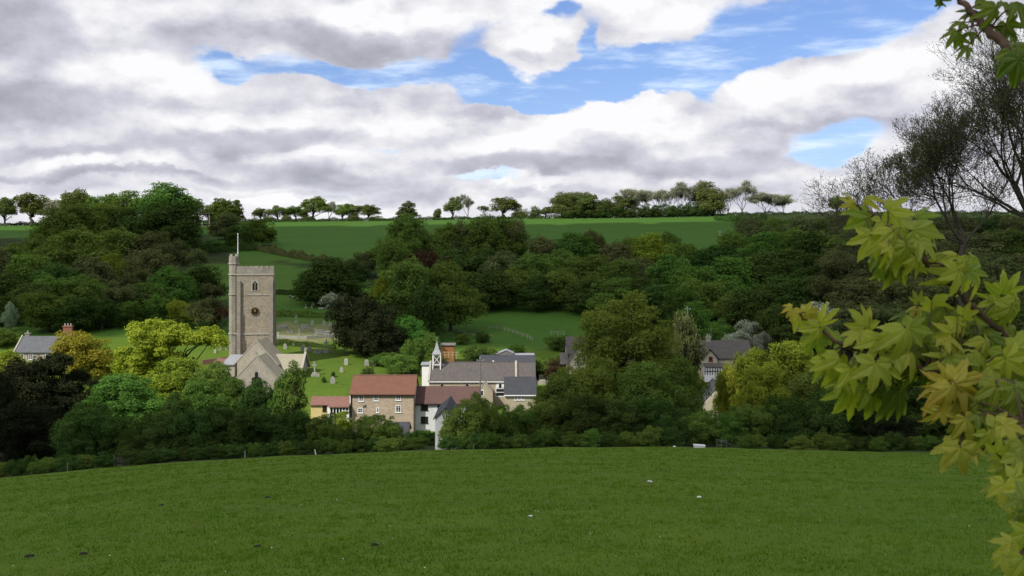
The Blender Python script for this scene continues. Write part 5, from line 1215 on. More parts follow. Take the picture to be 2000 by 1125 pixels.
# garden shrubs
wood([(850, 690, 60, 243, 'bush', 'mid', 'green shrub below the orange timber hut'), (925, 676, 60, 250, 'bush', 'dark', 'dark shrub right of the orange timber hut'), (960, 680, 40, 252, 'bush', 'olive', 'olive shrub left of the grey garden shed'),
 (1010, 672, 40, 262, 'bush', 'mid', 'small green shrub behind the grey garden shed'), (1065, 700, 70, 240, 'bush', 'mid', 'green shrub right of the school end'), (1090, 696, 50, 238, 'bush', 'copper', 'reddish shrub beside the cream gabled house'),
 (1105, 656, 50, 268, 'bush', 'dark', 'dark clipped shrub on the meadow above the cream gabled house'), (1080, 655, 36, 270, 'bush', 'mid', 'green clipped shrub on the meadow left of the dark one'),
 (905, 652, 34, 278, 'bush', 'olive', 'tiny olive shrub on the meadow above the hut'), (940, 648, 30, 280, 'bush', 'dark', 'tiny dark shrub at the start of the pale fence'),
 (745, 690, 60, 246, 'bush', 'mid', 'rough green shrub at the foot of the yew'), (720, 716, 28, 230, 'bush', 'dark', 'small dark shrub behind the ridge of the stone house'), (768, 714, 34, 231, 'bush', 'mid', 'small green shrub behind the right end of the red roof'),
 (780, 690, 70, 240, 'bush', 'olive', 'weedy olive shrub patch on the churchyard bank'), (1130, 732, 60, 210, 'bush', 'mid', 'green shrub under the cream gabled house'),
 (10, 640, 60, 262, 'bush', 'mid', 'green bank bush left of the slate roofed cottage'), (100, 700, 50, 235, 'bush', 'dark', 'dark bush at the right wall of the slate roofed cottage'),
], 'garden and bank shrubs', name='shrub', cat='shrub')
# ---------------------------------------------------------------- hedges: leafy banks following a line
def hedge(name, label, pts, hgt, wid, leaf, seed, mname, n=9000, cat='hedge'):
    rng = np.random.default_rng(seed); P = [(X_(px, Y), Y) for px, Y in pts]; P = np.array(P)
    seg = np.linalg.norm(np.diff(P, axis=0), axis=1); cum = np.concatenate([[0], np.cumsum(seg)]); t = rng.uniform(0, cum[-1], n)
    x = np.interp(t, cum, P[:, 0]); y = np.interp(t, cum, P[:, 1]); k = 1+0.25*np.sin(t*0.35+seed)+0.18*np.sin(t*0.9)
    a = rng.uniform(0, PI, n); r = rng.uniform(0.5, 1, n)
    dx = np.cos(a)*wid*r; dz = np.sin(a)*hgt*k*r
    z = groundv(x, y+dx)+dz; V = np.stack([x, y+dx, z], -1)
    Nn = unit(np.stack([rng.normal(size=n)*.4, np.cos(a), np.sin(a)], -1)+rng.normal(size=(n, 3))*.35)
    V2, Fc = cards(rng, V, Nn, leaf); c = np.array([P[:, 0].mean(), P[:, 1].mean(), ground(P[:, 0].mean(), P[:, 1].mean())])
    o = link(name, np_mesh(name, V2-c, Fc, 4, attr=rng.random(n)), LM[mname], None, tuple(c)); return tag(o, label, cat)
hedge('hedge', 'long low dark hedge running along the whole skyline', [(-200, 636), (300, 634), (700, 634), (1100, 634), (1700, 634), (2200, 636)], 1.9, 1.4, 0.6, 1, 'dark', 60000)
hedge('hedge', 'brownish field hedge slanting down the meadow right of the tower top', [(505, 470), (540, 455), (600, 440), (650, 428), (730, 424)], 3.0, 3.0, 0.5, 2, 'brown', 9000)
hedge('hedge', 'dark hedge at the top left edge of the meadow behind the flagpole', [(330, 455), (400, 462), (460, 466), (505, 470)], 3.2, 2.8, 0.5, 3, 'dark', 7000)
hedge('hedge', 'short hedge beneath the skyline at the right end of the big meadow', [(1395, 600), (1440, 590), (1500, 580)], 3.5, 3.0, 0.5, 4, 'dark', 4000)
hedge('hedge', 'dark low hedge behind the white bench', [(536, 352), (575, 350)], 1.6, 1.4, 0.35, 5, 'dark', 3000)
hedge('hedge', 'rough green hedge bank below the upper gravestones', [(537, 302), (600, 301), (690, 302)], 1.3, 2.6, 0.35, 6, 'mid', 9000)
hedge('hedge', 'clipped green hedge between the tomb terrace and the lower graves', [(537, 264), (600, 263), (655, 262)], 1.1, 1.2, 0.3, 7, 'dark', 6000)
hedge('hedge', 'dark foot of the wood above the churchyard bank on the left', [(-60, 288), (100, 286), (260, 284), (440, 284)], 2.6, 3.0, 0.4, 8, 'dark', 12000)

# ---------------------------------------------------------------- gravestones and tombs
def stone_slab(kind, w_, h_, t=.14):
    b = MB()
    if kind == 'round': pts = [(-w_/2, -.4), (w_/2, -.4)]+[(w_/2*math.cos(PI*i/8), h_-w_/2+w_/2*math.sin(PI*i/8)) for i in range(9)]; b.prism(pts, -t/2, t/2)
    elif kind == 'square': b.prism([(-w_/2, -.4), (w_/2, -.4), (w_/2, h_-.08), (w_/2-.08, h_), (-w_/2+.08, h_), (-w_/2, h_-.08)], -t/2, t/2)
    elif kind == 'gothic': b.prism([(-w_/2, -.4), (w_/2, -.4), (w_/2, h_*.62), (w_*.32, h_*.82), (0, h_), (-w_*.32, h_*.82), (-w_/2, h_*.62)], -t/2, t/2)
    elif kind == 'shoulder': b.prism([(-w_/2, -.4), (w_/2, -.4), (w_/2, h_*.72), (w_*.33, h_*.74), (w_*.25, h_*.93), (0, h_), (-w_*.25, h_*.93), (-w_*.33, h_*.74), (-w_/2, h_*.72)], -t/2, t/2)
    elif kind == 'cross':
        b.box(-w_*.5, w_*.5, -.3, .3, -.4, h_*.14); b.box(-w_*.34, w_*.34, -.2, .2, h_*.14, h_*.25); b.box(-.09, .09, -.07, .07, h_*.25, h_); b.box(-w_*.36, -.09, -.065, .065, h_*.70, h_*.80); b.box(.09, w_*.36, -.065, .065, h_*.70, h_*.80)
    elif kind == 'tomb': b.box(-w_/2, w_/2, -.45, .45, -.4, h_*.8); b.box(-w_/2-.1, w_/2+.1, -.55, .55, h_*.8, h_)
    elif kind == 'kerb': b.box(-w_/2, w_/2, -1, -.85, -.3, h_); b.box(-w_/2, w_/2, .85, 1, -.3, h_*1.6); b.box(-w_/2, -w_/2+.13, -.85, .85, -.3, h_); b.box(w_/2-.13, w_/2, -.85, .85, -.3, h_)
    return b
GK = {}
for k, w_, h_ in (('round', .75, 1.2), ('square', .75, 1.1), ('gothic', .85, 1.4), ('shoulder', .8, 1.3), ('cross', .95, 2.1), ('tomb', 1.9, .8), ('kerb', 1.2, .22)):
    b = stone_slab(k, w_, h_); me = bpy.data.meshes.new('gravestone'); me.from_pydata(b.v, [], b.f); me.materials.append(M['grave']); GK[k] = me
gr = random.Random(3)
def grave(px, row, k, s, label, grp):
    """stand where the ground is seen at that row"""
    Y = 212.0
    while Y < 345 and (HR-F*ground(X_(px, Y), Y)/Y) > row: Y += .5
    X = X_(px, Y); o = bpy.data.objects.new('tomb' if k in ('tomb', 'kerb') else 'gravestone', GK[k]); COL.objects.link(o); o.location = (X, Y, ground(X, Y)); o.rotation_euler = (gr.uniform(-.07, .07), gr.uniform(-.06, .06), gr.uniform(-.35, .35)); o.scale = (s, s, s)
    tag(o, label, 'tomb' if k in ('tomb', 'kerb') else 'gravestone', grp)
g1 = 'gravestones of the upper row under the dark dome tree'
for i, (px, row, k, s) in enumerate([(612, 597, 'round', 1.3), (609, 602, 'cross', .6), (629, 603, 'kerb', 1.2), (640, 603, 'square', 1.1), (650, 604, 'square', 1.15), (661, 605, 'gothic', 1.0), (674, 594, 'square', 1.15), (597, 602, 'cross', .6), (661, 611, 'kerb', 1)]):
    grave(px, row, k, s, ['pale round headed stone, tallest of the upper row', 'little white cross beside the tallest upper stone', 'low white kerb under the grey hawthorn', 'first square pale slab right of the hawthorn in the upper row', 'second square pale slab right of the hawthorn in the upper row', 'pointed pale slab at the right of the upper row', 'lone square slab highest in the churchyard beside the yew top', 'small thin cross at the left end of the upper row', 'flat kerb stones just below the upper row'][i], g1)
g2 = 'stones of the overgrown tomb terrace'
for i, (px, row, k, s) in enumerate([(578, 631, 'cross', 1.1), (553, 642, 'tomb', .9), (542, 645, 'round', .9), (543, 657, 'square', .9), (596, 640, 'tomb', 1.0), (610, 636, 'round', 1.1), (633, 636, 'shoulder', 1.1), (644, 638, 'square', .9), (604, 646, 'round', .9), (592, 648, 'square', .8), (584, 655, 'cross', .8), (616, 656, 'cross', 1.0), (625, 652, 'tomb', 1.15), (638, 653, 'tomb', 1.05), (653, 644, 'kerb', 1.3), (603, 657, 'kerb', .8), (646, 657, 'kerb', 1.0), (566, 650, 'kerb', 1.2), (556, 636, 'kerb', .9)]):
    grave(px, row, k, s, ['tall cross standing alone at the top of the tomb terrace', 'bright white chest tomb nearest the tower', 'round headed stone touching the tower edge', 'small yellowish square stone low beside the tower', 'wide pale chest tomb in the middle of the terrace', 'round headed stone behind the wide pale chest tomb', 'shouldered stone right of the middle of the terrace', 'square stone near the yew on the terrace', 'small round stone just below the wide chest tomb', 'small square stone lower left of the wide chest tomb', 'little cross in the yellow scrub', 'white cross on steps in front of the grey tombs', 'large grey chest tomb left of its twin', 'large grey chest tomb right of its twin', 'bright kerbed grave at the yew edge of the terrace', 'low kerb at the foot of the terrace, left of the cross on steps', 'low kerb at the foot of the terrace, near the yew', 'kerbed grave in the yellow scrub', 'low kerb above the bright white chest tomb'][i], g2)
g3 = 'gravestones on the lawn behind and beside the church'
for i, (px, row, k, s) in enumerate([(557, 682, 'gothic', 1.0), (573, 677, 'shoulder', .6), (592, 687, 'round', 1.4), (605, 687, 'round', 1.1), (621, 688, 'kerb', 1.4), (637, 690, 'cross', 1.5), (641, 687, 'kerb', .8), (542, 690, 'round', .7), (430, 684, 'round', 1.2), (443, 684, 'gothic', 1.0), (420, 690, 'square', .8), (676, 713, 'round', 1.25), (716, 716, 'round', 1.3), (730, 715, 'square', 1.1), (753, 715, 'round', .9), (615, 735, 'cross', 1.5), (622, 737, 'round', .6), (667, 728, 'gothic', .9), (650, 750, 'gothic', 1.1), (718, 727, 'kerb', .6), (799, 729, 'round', .8)]):
    grave(px, row, k, s, ['pointed stone just right of the tower foot', 'little mossy stone at the gap in the clipped hedge', 'large round headed stone behind the end of the church roof', 'round headed stone second right of the church roof end', 'mossy kerbed grave right of the church roof end', 'tall ornate cross before the yew', 'low kerb beside the tall ornate cross', 'dark low stone against the tower foot', 'round headed stone left of the tower', 'pointed stone left of the tower, nearer to it', 'small square stone left of the tower, farther from it', 'pale round headed stone at the foot of the yew', 'largest round headed stone above the red roof', 'square stone right of the largest one above the red roof', 'mossy round stone above the right part of the red roof', 'broad stone cross on the sunny lawn', 'stump of stone beside the broad cross', 'yellowish pointed stone on the sunny lawn', 'pale pointed stone lowest on the sunny lawn', 'small white kerb stone under the largest round headed stone', 'small leaning stone above the right end of the red roof'][i], g3)

for px, row, lb in ((651, 737, 'small dark clipped shrub on the sunny churchyard lawn, upper of two'), (632, 747, 'small dark clipped shrub on the sunny churchyard lawn, lower of two')):
    Y = 212.0
    while Y < 300 and (HR-F*ground(X_(px, Y), Y)/Y) > row: Y += .5
    tree(px, row-9, 9, Y, 'bush', 'dark', lb, 'shrub', 'shrub')
# ---------------------------------------------------------------- small things
def at_ground(px, row, Y0=205, Y1=360):
    Y = Y0
    while Y < Y1 and (HR-F*ground(X_(px, Y), Y)/Y) > row: Y += .5
    return X_(px, Y), Y, ground(X_(px, Y), Y)
x, y, z = at_ground(569, 583, 260)
bn = empty('bench', (x, y, z)); tag(bn, 'white garden bench on the grass above the churchyard', 'bench')
MB().box(x-.85, x+.85, y-.25, y+.25, z+.42, z+.48).build('seat', M['white'], bn)
b = MB(); b.box(x-.85, x+.85, y+.25, y+.3, z+.85, z+.93); b.box(x-.85, x+.85, y+.25, y+.3, z+.5, z+.56); [b.box(x-.8+.2*i, x-.76+.2*i, y+.255, y+.295, z+.56, z+.85) for i in range(9)]; b.build('backrest', M['white'], bn)
for sx in (-.82, .76):
    MB().box(x+sx, x+sx+.07, y-.24, y-.17, z-.1, z+.42).build('leg', M['white'], bn); MB().box(x+sx, x+sx+.07, y+.18, y+.25, z-.1, z+.42).build('leg', M['white'], bn)
    MB().box(x+sx, x+sx+.07, y-.25, y+.25, z+.62, z+.68).build('armrest', M['white'], bn)
# utility poles
def pole(px, rt, Y, label, m='greytimber', arm=True, r=.13):
    x = X_(px, Y); g = ground(x, Y); p = empty('utility_pole', (x, Y, g)); tag(p, label, 'utility pole'); zt = Z_(rt, Y)
    MB().bar((x, Y, g-1), (x, Y, zt), r*1.2, 8, r).build('pole', M[m], p)
    if arm:
        MB().box(x-.7, x+.7, Y-.16, Y-.06, zt-.5, zt-.36).build('crossarm', M[m], p)
        for dx in (-.6, 0, .6): MB().cyl((x+dx, Y-.11, zt-.36 if dx else zt), .05, .16, 8).build('insulator', M['white'], p)
    return x, Y, zt
pole(1406, 451, 425, 'pale utility pole standing on the upper meadow at the edge of the wood', 'coping', True, .16)
P1 = pole(938, 700, 216, 'timber utility pole in front of the school roof')
P2 = pole(1343, 600, 262, 'utility pole with equipment left of the half timbered house', 'coping')
x = P2[0]; b = MB().cyl((x+.25, 261.8, P2[2]-3.4), .22, .7, 10); tag(b.build('transformer', M['metal']), 'grey canister mounted on the pole left of the half timbered house', 'transformer')
x = X_(1389, 240); b = MB().bar((x, 240, Z_(672, 240)), (x, 240, Z_(642, 240)), .03); [b.bar((x-.3, 240, Z_(r, 240)), (x+.3, 240, Z_(r, 240)), .015) for r in (644, 646, 648)]
tag(b.build('aerial', M['metal']), 'thin television aerial above the half timbered house', 'aerial')
# wires
b = MB(); A = Vector(P1); B = Vector(P2); pts = [A.lerp(B, t/14)+Vector((0, 0, -1.6*4*(t/14)*(1-t/14))) for t in range(15)]
for p, q in zip(pts, pts[1:]): b.bar(p, q, .012, 3)
tag(b.build('overhead_wire', M['black']), 'thin overhead wire between the two valley poles', 'wire')
# fence posts at the pasture edge
def post(px, rb, rt, Y, lean, label, m, r=.05):
    x = X_(px, Y); zb = ground(x, Y)-.3; zt = Z_(rt, Y); tag(MB().bar((x+lean, Y, zb), (x, Y, zt), r, 6, r*.85).build('fence_post', M[m]), label, 'post')
post(478.5, 895, 881, 90.5, 0, 'slim grey post at the foot of the hedge below the church', 'metal')
post(615, 890, 878, 90.5, .14, 'leaning white post at the foot of the hedge below the yellow cottage', 'white')
post(132, 925, 903, 90.5, 0, 'dark slim stake at the left end of the hedge', 'greytimber', .04)
post(925, 885, 868, 91.5, 0, 'short grey stake against the hedge right of the white barn', 'greytimber', .04)
# metal hurdle leaning in the hedge
x = X_(236, 92); g = ground(x, 92); b = MB()
for i in range(6): b.bar((x-.6, 92, g+.1+i*.14), (x+.6, 92.1, g-.12+i*.14), .013, 4)
for dx in (-.6, 0, .6): b.bar((x+dx, 92.05, g-.2-dx*.15), (x+dx, 92.05, g+.85-dx*.15), .018, 4)
tag(b.build('hurdle', M['greytimber']), 'small grey metal hurdle leaning in the hedge at the left', 'hurdle')
# white trough
x = X_(1366, 89); g = ground(x, 89); b = MB(); b.add([(x-.42, 88.8, g-.02), (x+.40, 88.8, g-.02), (x+.40, 89.3, g), (x-.42, 89.3, g), (x-.46, 88.75, g+.26), (x+.46, 88.75, g+.22), (x+.46, 89.35, g+.22), (x-.46, 89.35, g+.26), (x-.40, 88.8, g+.25), (x+.40, 88.8, g+.22), (x+.40, 89.3, g+.22), (x-.40, 89.3, g+.25), (x-.36, 88.85, g+.06), (x+.36, 88.85, g+.06), (x+.36, 89.25, g+.06), (x-.36, 89.25, g+.06)],
 [(0, 3, 2, 1), (0, 1, 5, 4), (1, 2, 6, 5), (2, 3, 7, 6), (3, 0, 4, 7), (4, 5, 9, 8), (5, 6, 10, 9), (6, 7, 11, 10), (7, 4, 8, 11), (8, 9, 13, 12), (9, 10, 14, 13), (10, 11, 15, 14), (11, 8, 12, 15), (12, 13, 14, 15)])
tag(b.build('water_trough', M['white']), 'white water trough on the grass before the hedge', 'trough')
# broken wooden frame
x = X_(1410, 92); g = ground(x, 92); fr = empty('wooden_frame', (x, 92, g)); tag(fr, 'tumbledown grey wooden feeding frame in the hedge right of the trough', 'frame')
for p, q in (((-.45, 0, -.2), (-.40, 0, .7)), ((.40, .1, -.2), (.42, .1, .6)), ((.05, .3, -.2), (0, .3, .8))): MB().bar((x+p[0], 92+p[1], g+p[2]), (x+q[0], 92+q[1], g+q[2]), .03).build('post', M['greytimber'], fr)
for p, q in (((-.55, 0, .72), (.35, 0, .62)), ((-.2, -.05, .6), (.8, .1, .3)), ((-.45, 0, .3), (.42, .1, .25))): MB().bar((x+p[0], 91.95+p[1], g+p[2]), (x+q[0], 91.95+q[1], g+q[2]), .025).build('rail', M['greytimber'], fr)
# litter and stones on the pasture
def lump(px, row, r, m, name, label, cat, Y0=11):
    x, y, z = at_ground(px, row, Y0, 91); rng = random.Random(int(px)); b = MB(); n = 7; vs = []; fs = []
    for j, (zz, k) in enumerate(((-.1, .9), (.25, 1), (.6, .65))):
        for i in range(n): a = 2*PI*i/n+j*.2; rr = r*k*rng.uniform(.75, 1.2); vs.append((x+rr*math.cos(a)*1.3, y+rr*math.sin(a), z+zz*r))
    vs.append((x, y, z+.75*r))
    for j in range(2): fs += [(j*n+i, j*n+(i+1) % n, (j+1)*n+(i+1) % n, (j+1)*n+i) for i in range(n)]
    fs += [(2*n+i, 2*n+(i+1) % n, 3*n) for i in range(n)]
    b.add(vs, fs); o = b.build(name, M[m], None, True); tag(o, label, cat)
lump(1268, 942, .075, 'white', 'white_stone', 'white scrap lying on the pasture below the trough', 'litter')
lump(1317, 872, .12, 'white', 'white_stone', 'small white lump at the hedge foot left of the trough', 'litter', 60)
lump(1366, 974, .05, 'white', 'white_stone', 'pale fleck on the pasture right of centre', 'litter')
lump(1036, 1010, .04, 'white', 'white_stone', 'pale fleck on the pasture near the bottom middle', 'litter')
lump(380, 1028, .035, 'redtile', 'red_scrap', 'tiny red scrap on the pasture at the lower left', 'litter')
for px, row, s in ((58, 1091, .07), (163, 1086, .06), (522, 973, .07), (316, 988, .06), (503, 1070, .04), (731, 1067, .05)):
    lump(px, row, s, 'black', 'dung_clod', 'dark dropping lying on the pasture grass', 'dung')
for o in list(bpy.data.objects):
    if o.name.startswith('dung_clod'): o['group'] = 'dark droppings on the pasture'
# white tree guards in the meadow
tg = [(928, 590), (941, 592), (957, 591), (968, 592), (969, 596), (980, 594), (992, 597), (996, 593), (1004, 591), (1033, 592), (1034, 596), (1047, 597), (1060, 596), (1062, 593), (1078, 592), (1098, 596), (1159, 595)]
for px, row in tg:
    x, y, z = at_ground(px, row, 300, 350); o = MB().cyl((x, y, z-.05), .07, .75, 6).build('tree_guard', M['white']); tag(o, 'slim white tree guard standing in the meadow at the edge of the wood', 'tree guard', 'white tree guards in the meadow')
# pale fence curving down the meadow, patio fences
def fence(name, pts, h_, label, m, step=2.0, Ylo=205, rails=(0.95, 0.55)):
    W = [at_ground(px, row, Ylo, 350) for px, row in pts]; f = empty(name, W[0]); tag(f, label, 'fence'); rl = MB(); k = 0
    for a, b_ in zip(W, W[1:]):
        a, b_ = Vector(a), Vector(b_); n = max(1, int((b_-a).length/step))
        for i in range(n+1):
            if i == n and b_ != Vector(W[-1]): continue
            p = a.lerp(b_, i/n); g = ground(p.x, p.y); MB().box(p.x-.06, p.x+.06, p.y-.06, p.y+.06, g-.3, g+h_).build('post', M[m], f); k += 1
        for i in range(n):
            p, q = a.lerp(b_, i/n), a.lerp(b_, (i+1)/n); gp, gq = ground(p.x, p.y), ground(q.x, q.y)
            for r in rails: rl.bar((p.x, p.y-.09, gp+h_*r), (q.x, q.y-.09, gq+h_*r), .04)
    rl.build('rail', M[m], f); return f
fence('wire_fence', [(955, 642), (985, 647), (1010, 655), (1030, 662), (1040, 668)], 1.1, 'pale old fence curving down the meadow above the sheds', 'coping', 2.2)
fence('rail_fence', [(1076, 656), (1102, 656)], 1.2, 'short pale railing on the meadow above the cream gabled house', 'coping', 1.6)
fence('rail_fence', [(895, 650), (925, 656), (962, 658)], .5, 'low broken pale railing above the orange timber hut', 'palewood', 2.5)
fence('picket_fence', [(822, 733), (829, 742), (836, 752)], 1.1, 'pale fence climbing beside the left gable of the school', 'coping', 1.0)
def wall(name, pts, h_, th, label, m, Ylo=205, cat='wall'):
    W = [at_ground(px, row, Ylo, 350) for px, row in pts]; b = MB()
    for a, c in zip(W, W[1:]):
        a, c = Vector(a), Vector(c); n = max(1, int((c-a).length/2)); d = (c-a).normalized(); nx, ny = -d.y*th/2, d.x*th/2
        for i in range(n):
            p, q = a.lerp(c, i/n), a.lerp(c, (i+1)/n); gp, gq = ground(p.x, p.y), ground(q.x, q.y)
            b.add([(p.x-nx, p.y-ny, gp-.5), (q.x-nx, q.y-ny, gq-.5), (q.x+nx, q.y+ny, gq-.5), (p.x+nx, p.y+ny, gp-.5), (p.x-nx, p.y-ny, gp+h_), (q.x-nx, q.y-ny, gq+h_), (q.x+nx, q.y+ny, gq+h_), (p.x+nx, p.y+ny, gp+h_)],
                  [(0, 3, 2, 1), (4, 5, 6, 7), (0, 1, 5, 4), (2, 3, 7, 6)]+([(3, 0, 4, 7)] if i == 0 else [])+([(1, 2, 6, 5)] if i == n-1 else []))
    tag(b.build(name, M[m]), label, cat)
wall('stone_wall', [(395, 712), (420, 709), (442, 706)], 1.0, .5, 'reddish churchyard wall between the yellow maple and the church', 'redtile2')
wall('stone_wall', [(536, 660), (600, 662), (655, 658)], .7, .5, 'low mossy retaining wall at the foot of the tomb terrace', 'grave')
wall('patio_wall', [(1052, 741), (1080, 739), (1102, 735)], 1.0, .4, 'pale rendered garden wall right of the school', 'cream')
# stone patio slabs stacked by the wall
x, y, z = at_ground(1060, 748, 205)
tag(MB().box(x-1.4, x+1.2, y-1.2, y+.9, z-.3, z+.5).box(x-.9, x+.5, y-.9, y+.5, z+.503, z+.75).build('paving_stack', M['coping']), 'pale stack of paving slabs in the yard right of the school', 'paving')
# garden table near the hut, white car roof at school porch
x, y, z = at_ground(902, 652, 240); t = empty('garden_table', (x, y, z)); tag(t, 'low pale garden table on the meadow above the school', 'table')
MB().box(x-.9, x+.9, y-.4, y+.4, z+.62, z+.7).build('tabletop', M['coping'], t); [MB().box(x+sx-.05, x+sx+.05, y-.3, y+.3, z-.1, z+.615).build('leg', M['greytimber'], t) for sx in (-.7, .7)]
def car(px, Y, rot_, label, m):
    x = X_(px, Y); g = ground(x, Y); c = empty('parked_car', (x, Y, g), 0); tag(c, label, 'car')
    prof = [(-2.1, .35), (2.1, .35), (2.12, .75), (1.95, .9), (1.15, 1.0), (.55, 1.42), (-1.0, 1.45), (-1.75, 1.02), (-2.1, .95)]
    MB().prism([(x+u, g+v) for u, v in prof], Y-.85, Y+.85).build('body', M[m], c)
    MB().prism([(x+1.0, g+1.02), (x+.5, g+1.36), (x-.95, g+1.38), (x-1.5, g+1.04)], Y-.87, Y+.87).build('side_window', M['glass'], c)
    for u in (-1.3, 1.3):
        for v in (-.88, .70):
            b = MB().prism([(x+u+.32*math.cos(2*PI*i/14), g+.32+.32*math.sin(2*PI*i/14)) for i in range(14)], Y+v, Y+v+.18); b.build('wheel', M['black'], c)
car(970, 213.5, 0, 'white parked car beside the school porch, seen over the hedge', 'white')

# ================================================================ the two tall ashes at the right
def tall_ash(px, Y, fork_row, limbs, label, seed, r0=.42, nleaf=22000, lean=0.0):
    x = X_(px, Y); g = ground(x, Y); zf = Z_(fork_row, Y)-g; rt = empty('ash_tree', (x, Y, g)); tag(rt, label, 'tree')
    first = [((lean, 0, zf), d, L, r, dp) for d, L, r, dp in limbs]
    paths, tips = grow(seed, 0, 0, 0.46, 8, first=first, ratio=.80, up=.07, kids=(2, 2, 3), side=1)
    rng = np.random.default_rng(seed); tp = curve_pts((0, 0, -1.5), (lean, 0, zf), 9, 0, rng, .25)
    V1, F1 = tubes([(tp, np.linspace(r0*1.3, r0*.9, 9))], 9)
    big = [(p, np.maximum(r, .028)) for p, r, d in paths if d > 3]; sm = [(p, np.maximum(np.minimum(r*.8, .03), .013)) for p, r, d in paths if d <= 3]
    V2, F2 = tubes(big, 6); V3, F3 = tubes(sm, 3)
    link('trunk', np_mesh('trunk', np.concatenate([V1, V2, V3]), np.concatenate([F1, F2+len(V1), F3+len(V1)+len(V2)]), 4, True), BARK, rt)
    T3 = np.array([t[0] for t in tips]); i = rng.integers(0, len(T3), nleaf); P = T3[i]+rng.normal(size=(nleaf, 3))*.22
    V, Fc = cards(rng, P, unit(rng.normal(size=(nleaf, 3))), .13); link('crown', np_mesh('crown', V, Fc, 4, attr=rng.random(nleaf)), LM['ash'], rt)
tall_ash(1884, 97, 476, [((-.97, .1, .28), 3.0, .16, 8), ((-.70, -.2, .68), 3.0, .18, 8), ((-.15, .3, 1), 3.2, .15, 8), ((.4, .1, .9), 2.4, .14, 7), ((-.5, .5, .95), 2.9, .16, 7)], 'tall sparsely leafed ash with low arching limbs, left of two at the right edge', 11, .27)
tall_ash(2012, 97, 428, [((-.66, 0, .75), 3.4, .24, 8), ((-.15, .3, 1.2), 4.2, .24, 8), ((-.42, -.35, 1.0), 3.8, .2, 8), ((-.95, .1, .35), 2.9, .15, 8), ((.4, .1, 1.1), 3.9, .22, 7), ((-.7, .4, .6), 3.1, .18, 7)], 'tallest sparsely leafed ash, cut by the right edge', 23, .42, 30000)

# ================================================================ the near sycamore bough at the right
def leaf_shape(seed, n=127):
    rng = random.Random(seed)
    prof = [(0, .95), (3, .93), (6, .87), (9, .82), (11, .76), (15, .74), (17, .62), (22, .52), (26, .47), (32, .56), (38, .67), (41, .77), (45, .80), (48, .88), (51, .89), (54, .83), (57, .74), (61.5, .74), (64, .62), (70, .52), (76, .45), (84, .48), (91, .57), (98, .58), (104, .65), (108, .68), (113, .56), (120, .53), (128, .43), (138, .38), (150, .30), (158, .12)]
    th = np.radians(np.linspace(-158, 158, n)); dg = np.degrees(th); pa = [p[0] for p in prof]; k1, k2 = rng.uniform(.9, 1.1), rng.uniform(.9, 1.1)
    r = np.interp(np.abs(dg)+rng.uniform(-2, 2)*np.sin(dg/20), pa, [p[1] for p in prof])*np.where(dg > 0, k1, k2)
    r = r*(1+.03*np.sin(dg*.9+seed)); r[0] = r[-1] = .10
    rho = np.array([0.0, .3, .55, .8, 1.0]); P = []; vein = []
    droop = [.3, .7, 1.0, .5, 1.35, .4, .85][seed % 7]; cup = rng.uniform(.08, .18); tw = rng.uniform(-.2, .2)
    P = []; vein = []
    for q in rho:
        x = np.sin(th)*r*q; y = np.cos(th)*r*q
        dv = np.min(np.abs(np.degrees(th)[:, None]-np.array([0, 50, -50, 105, -105])[None]), axis=1)
        d = np.hypot(x, y); z = -droop*d**2+cup*np.clip(dv/25, 0, 1)*np.minimum(d, .6)*2*0.7-0.10*np.abs(x)+tw*x*y+.02*np.sin(x*17+seed)*np.cos(y*15)
        P.append(np.stack([x, y, z], -1)); vein.append(np.exp(-(np.radians(dv)*np.maximum(d, .05)/.028)**2)*(d > .02)+np.exp(-(np.abs(((d*9+dv/12) % 1)-.5)/.12)**2)*.25)
    P = np.concatenate(P); vein = np.concatenate(vein); k = len(rho); i = np.arange(k-1)[:, None]*n; j = np.arange(n-1)[None]
    Fc = np.stack([i+j, i+j+1, i+n+j+1, i+n+j], -1).reshape(-1, 4)
    return P, Fc, vein
SH = [leaf_shape(k) for k in range(14)]
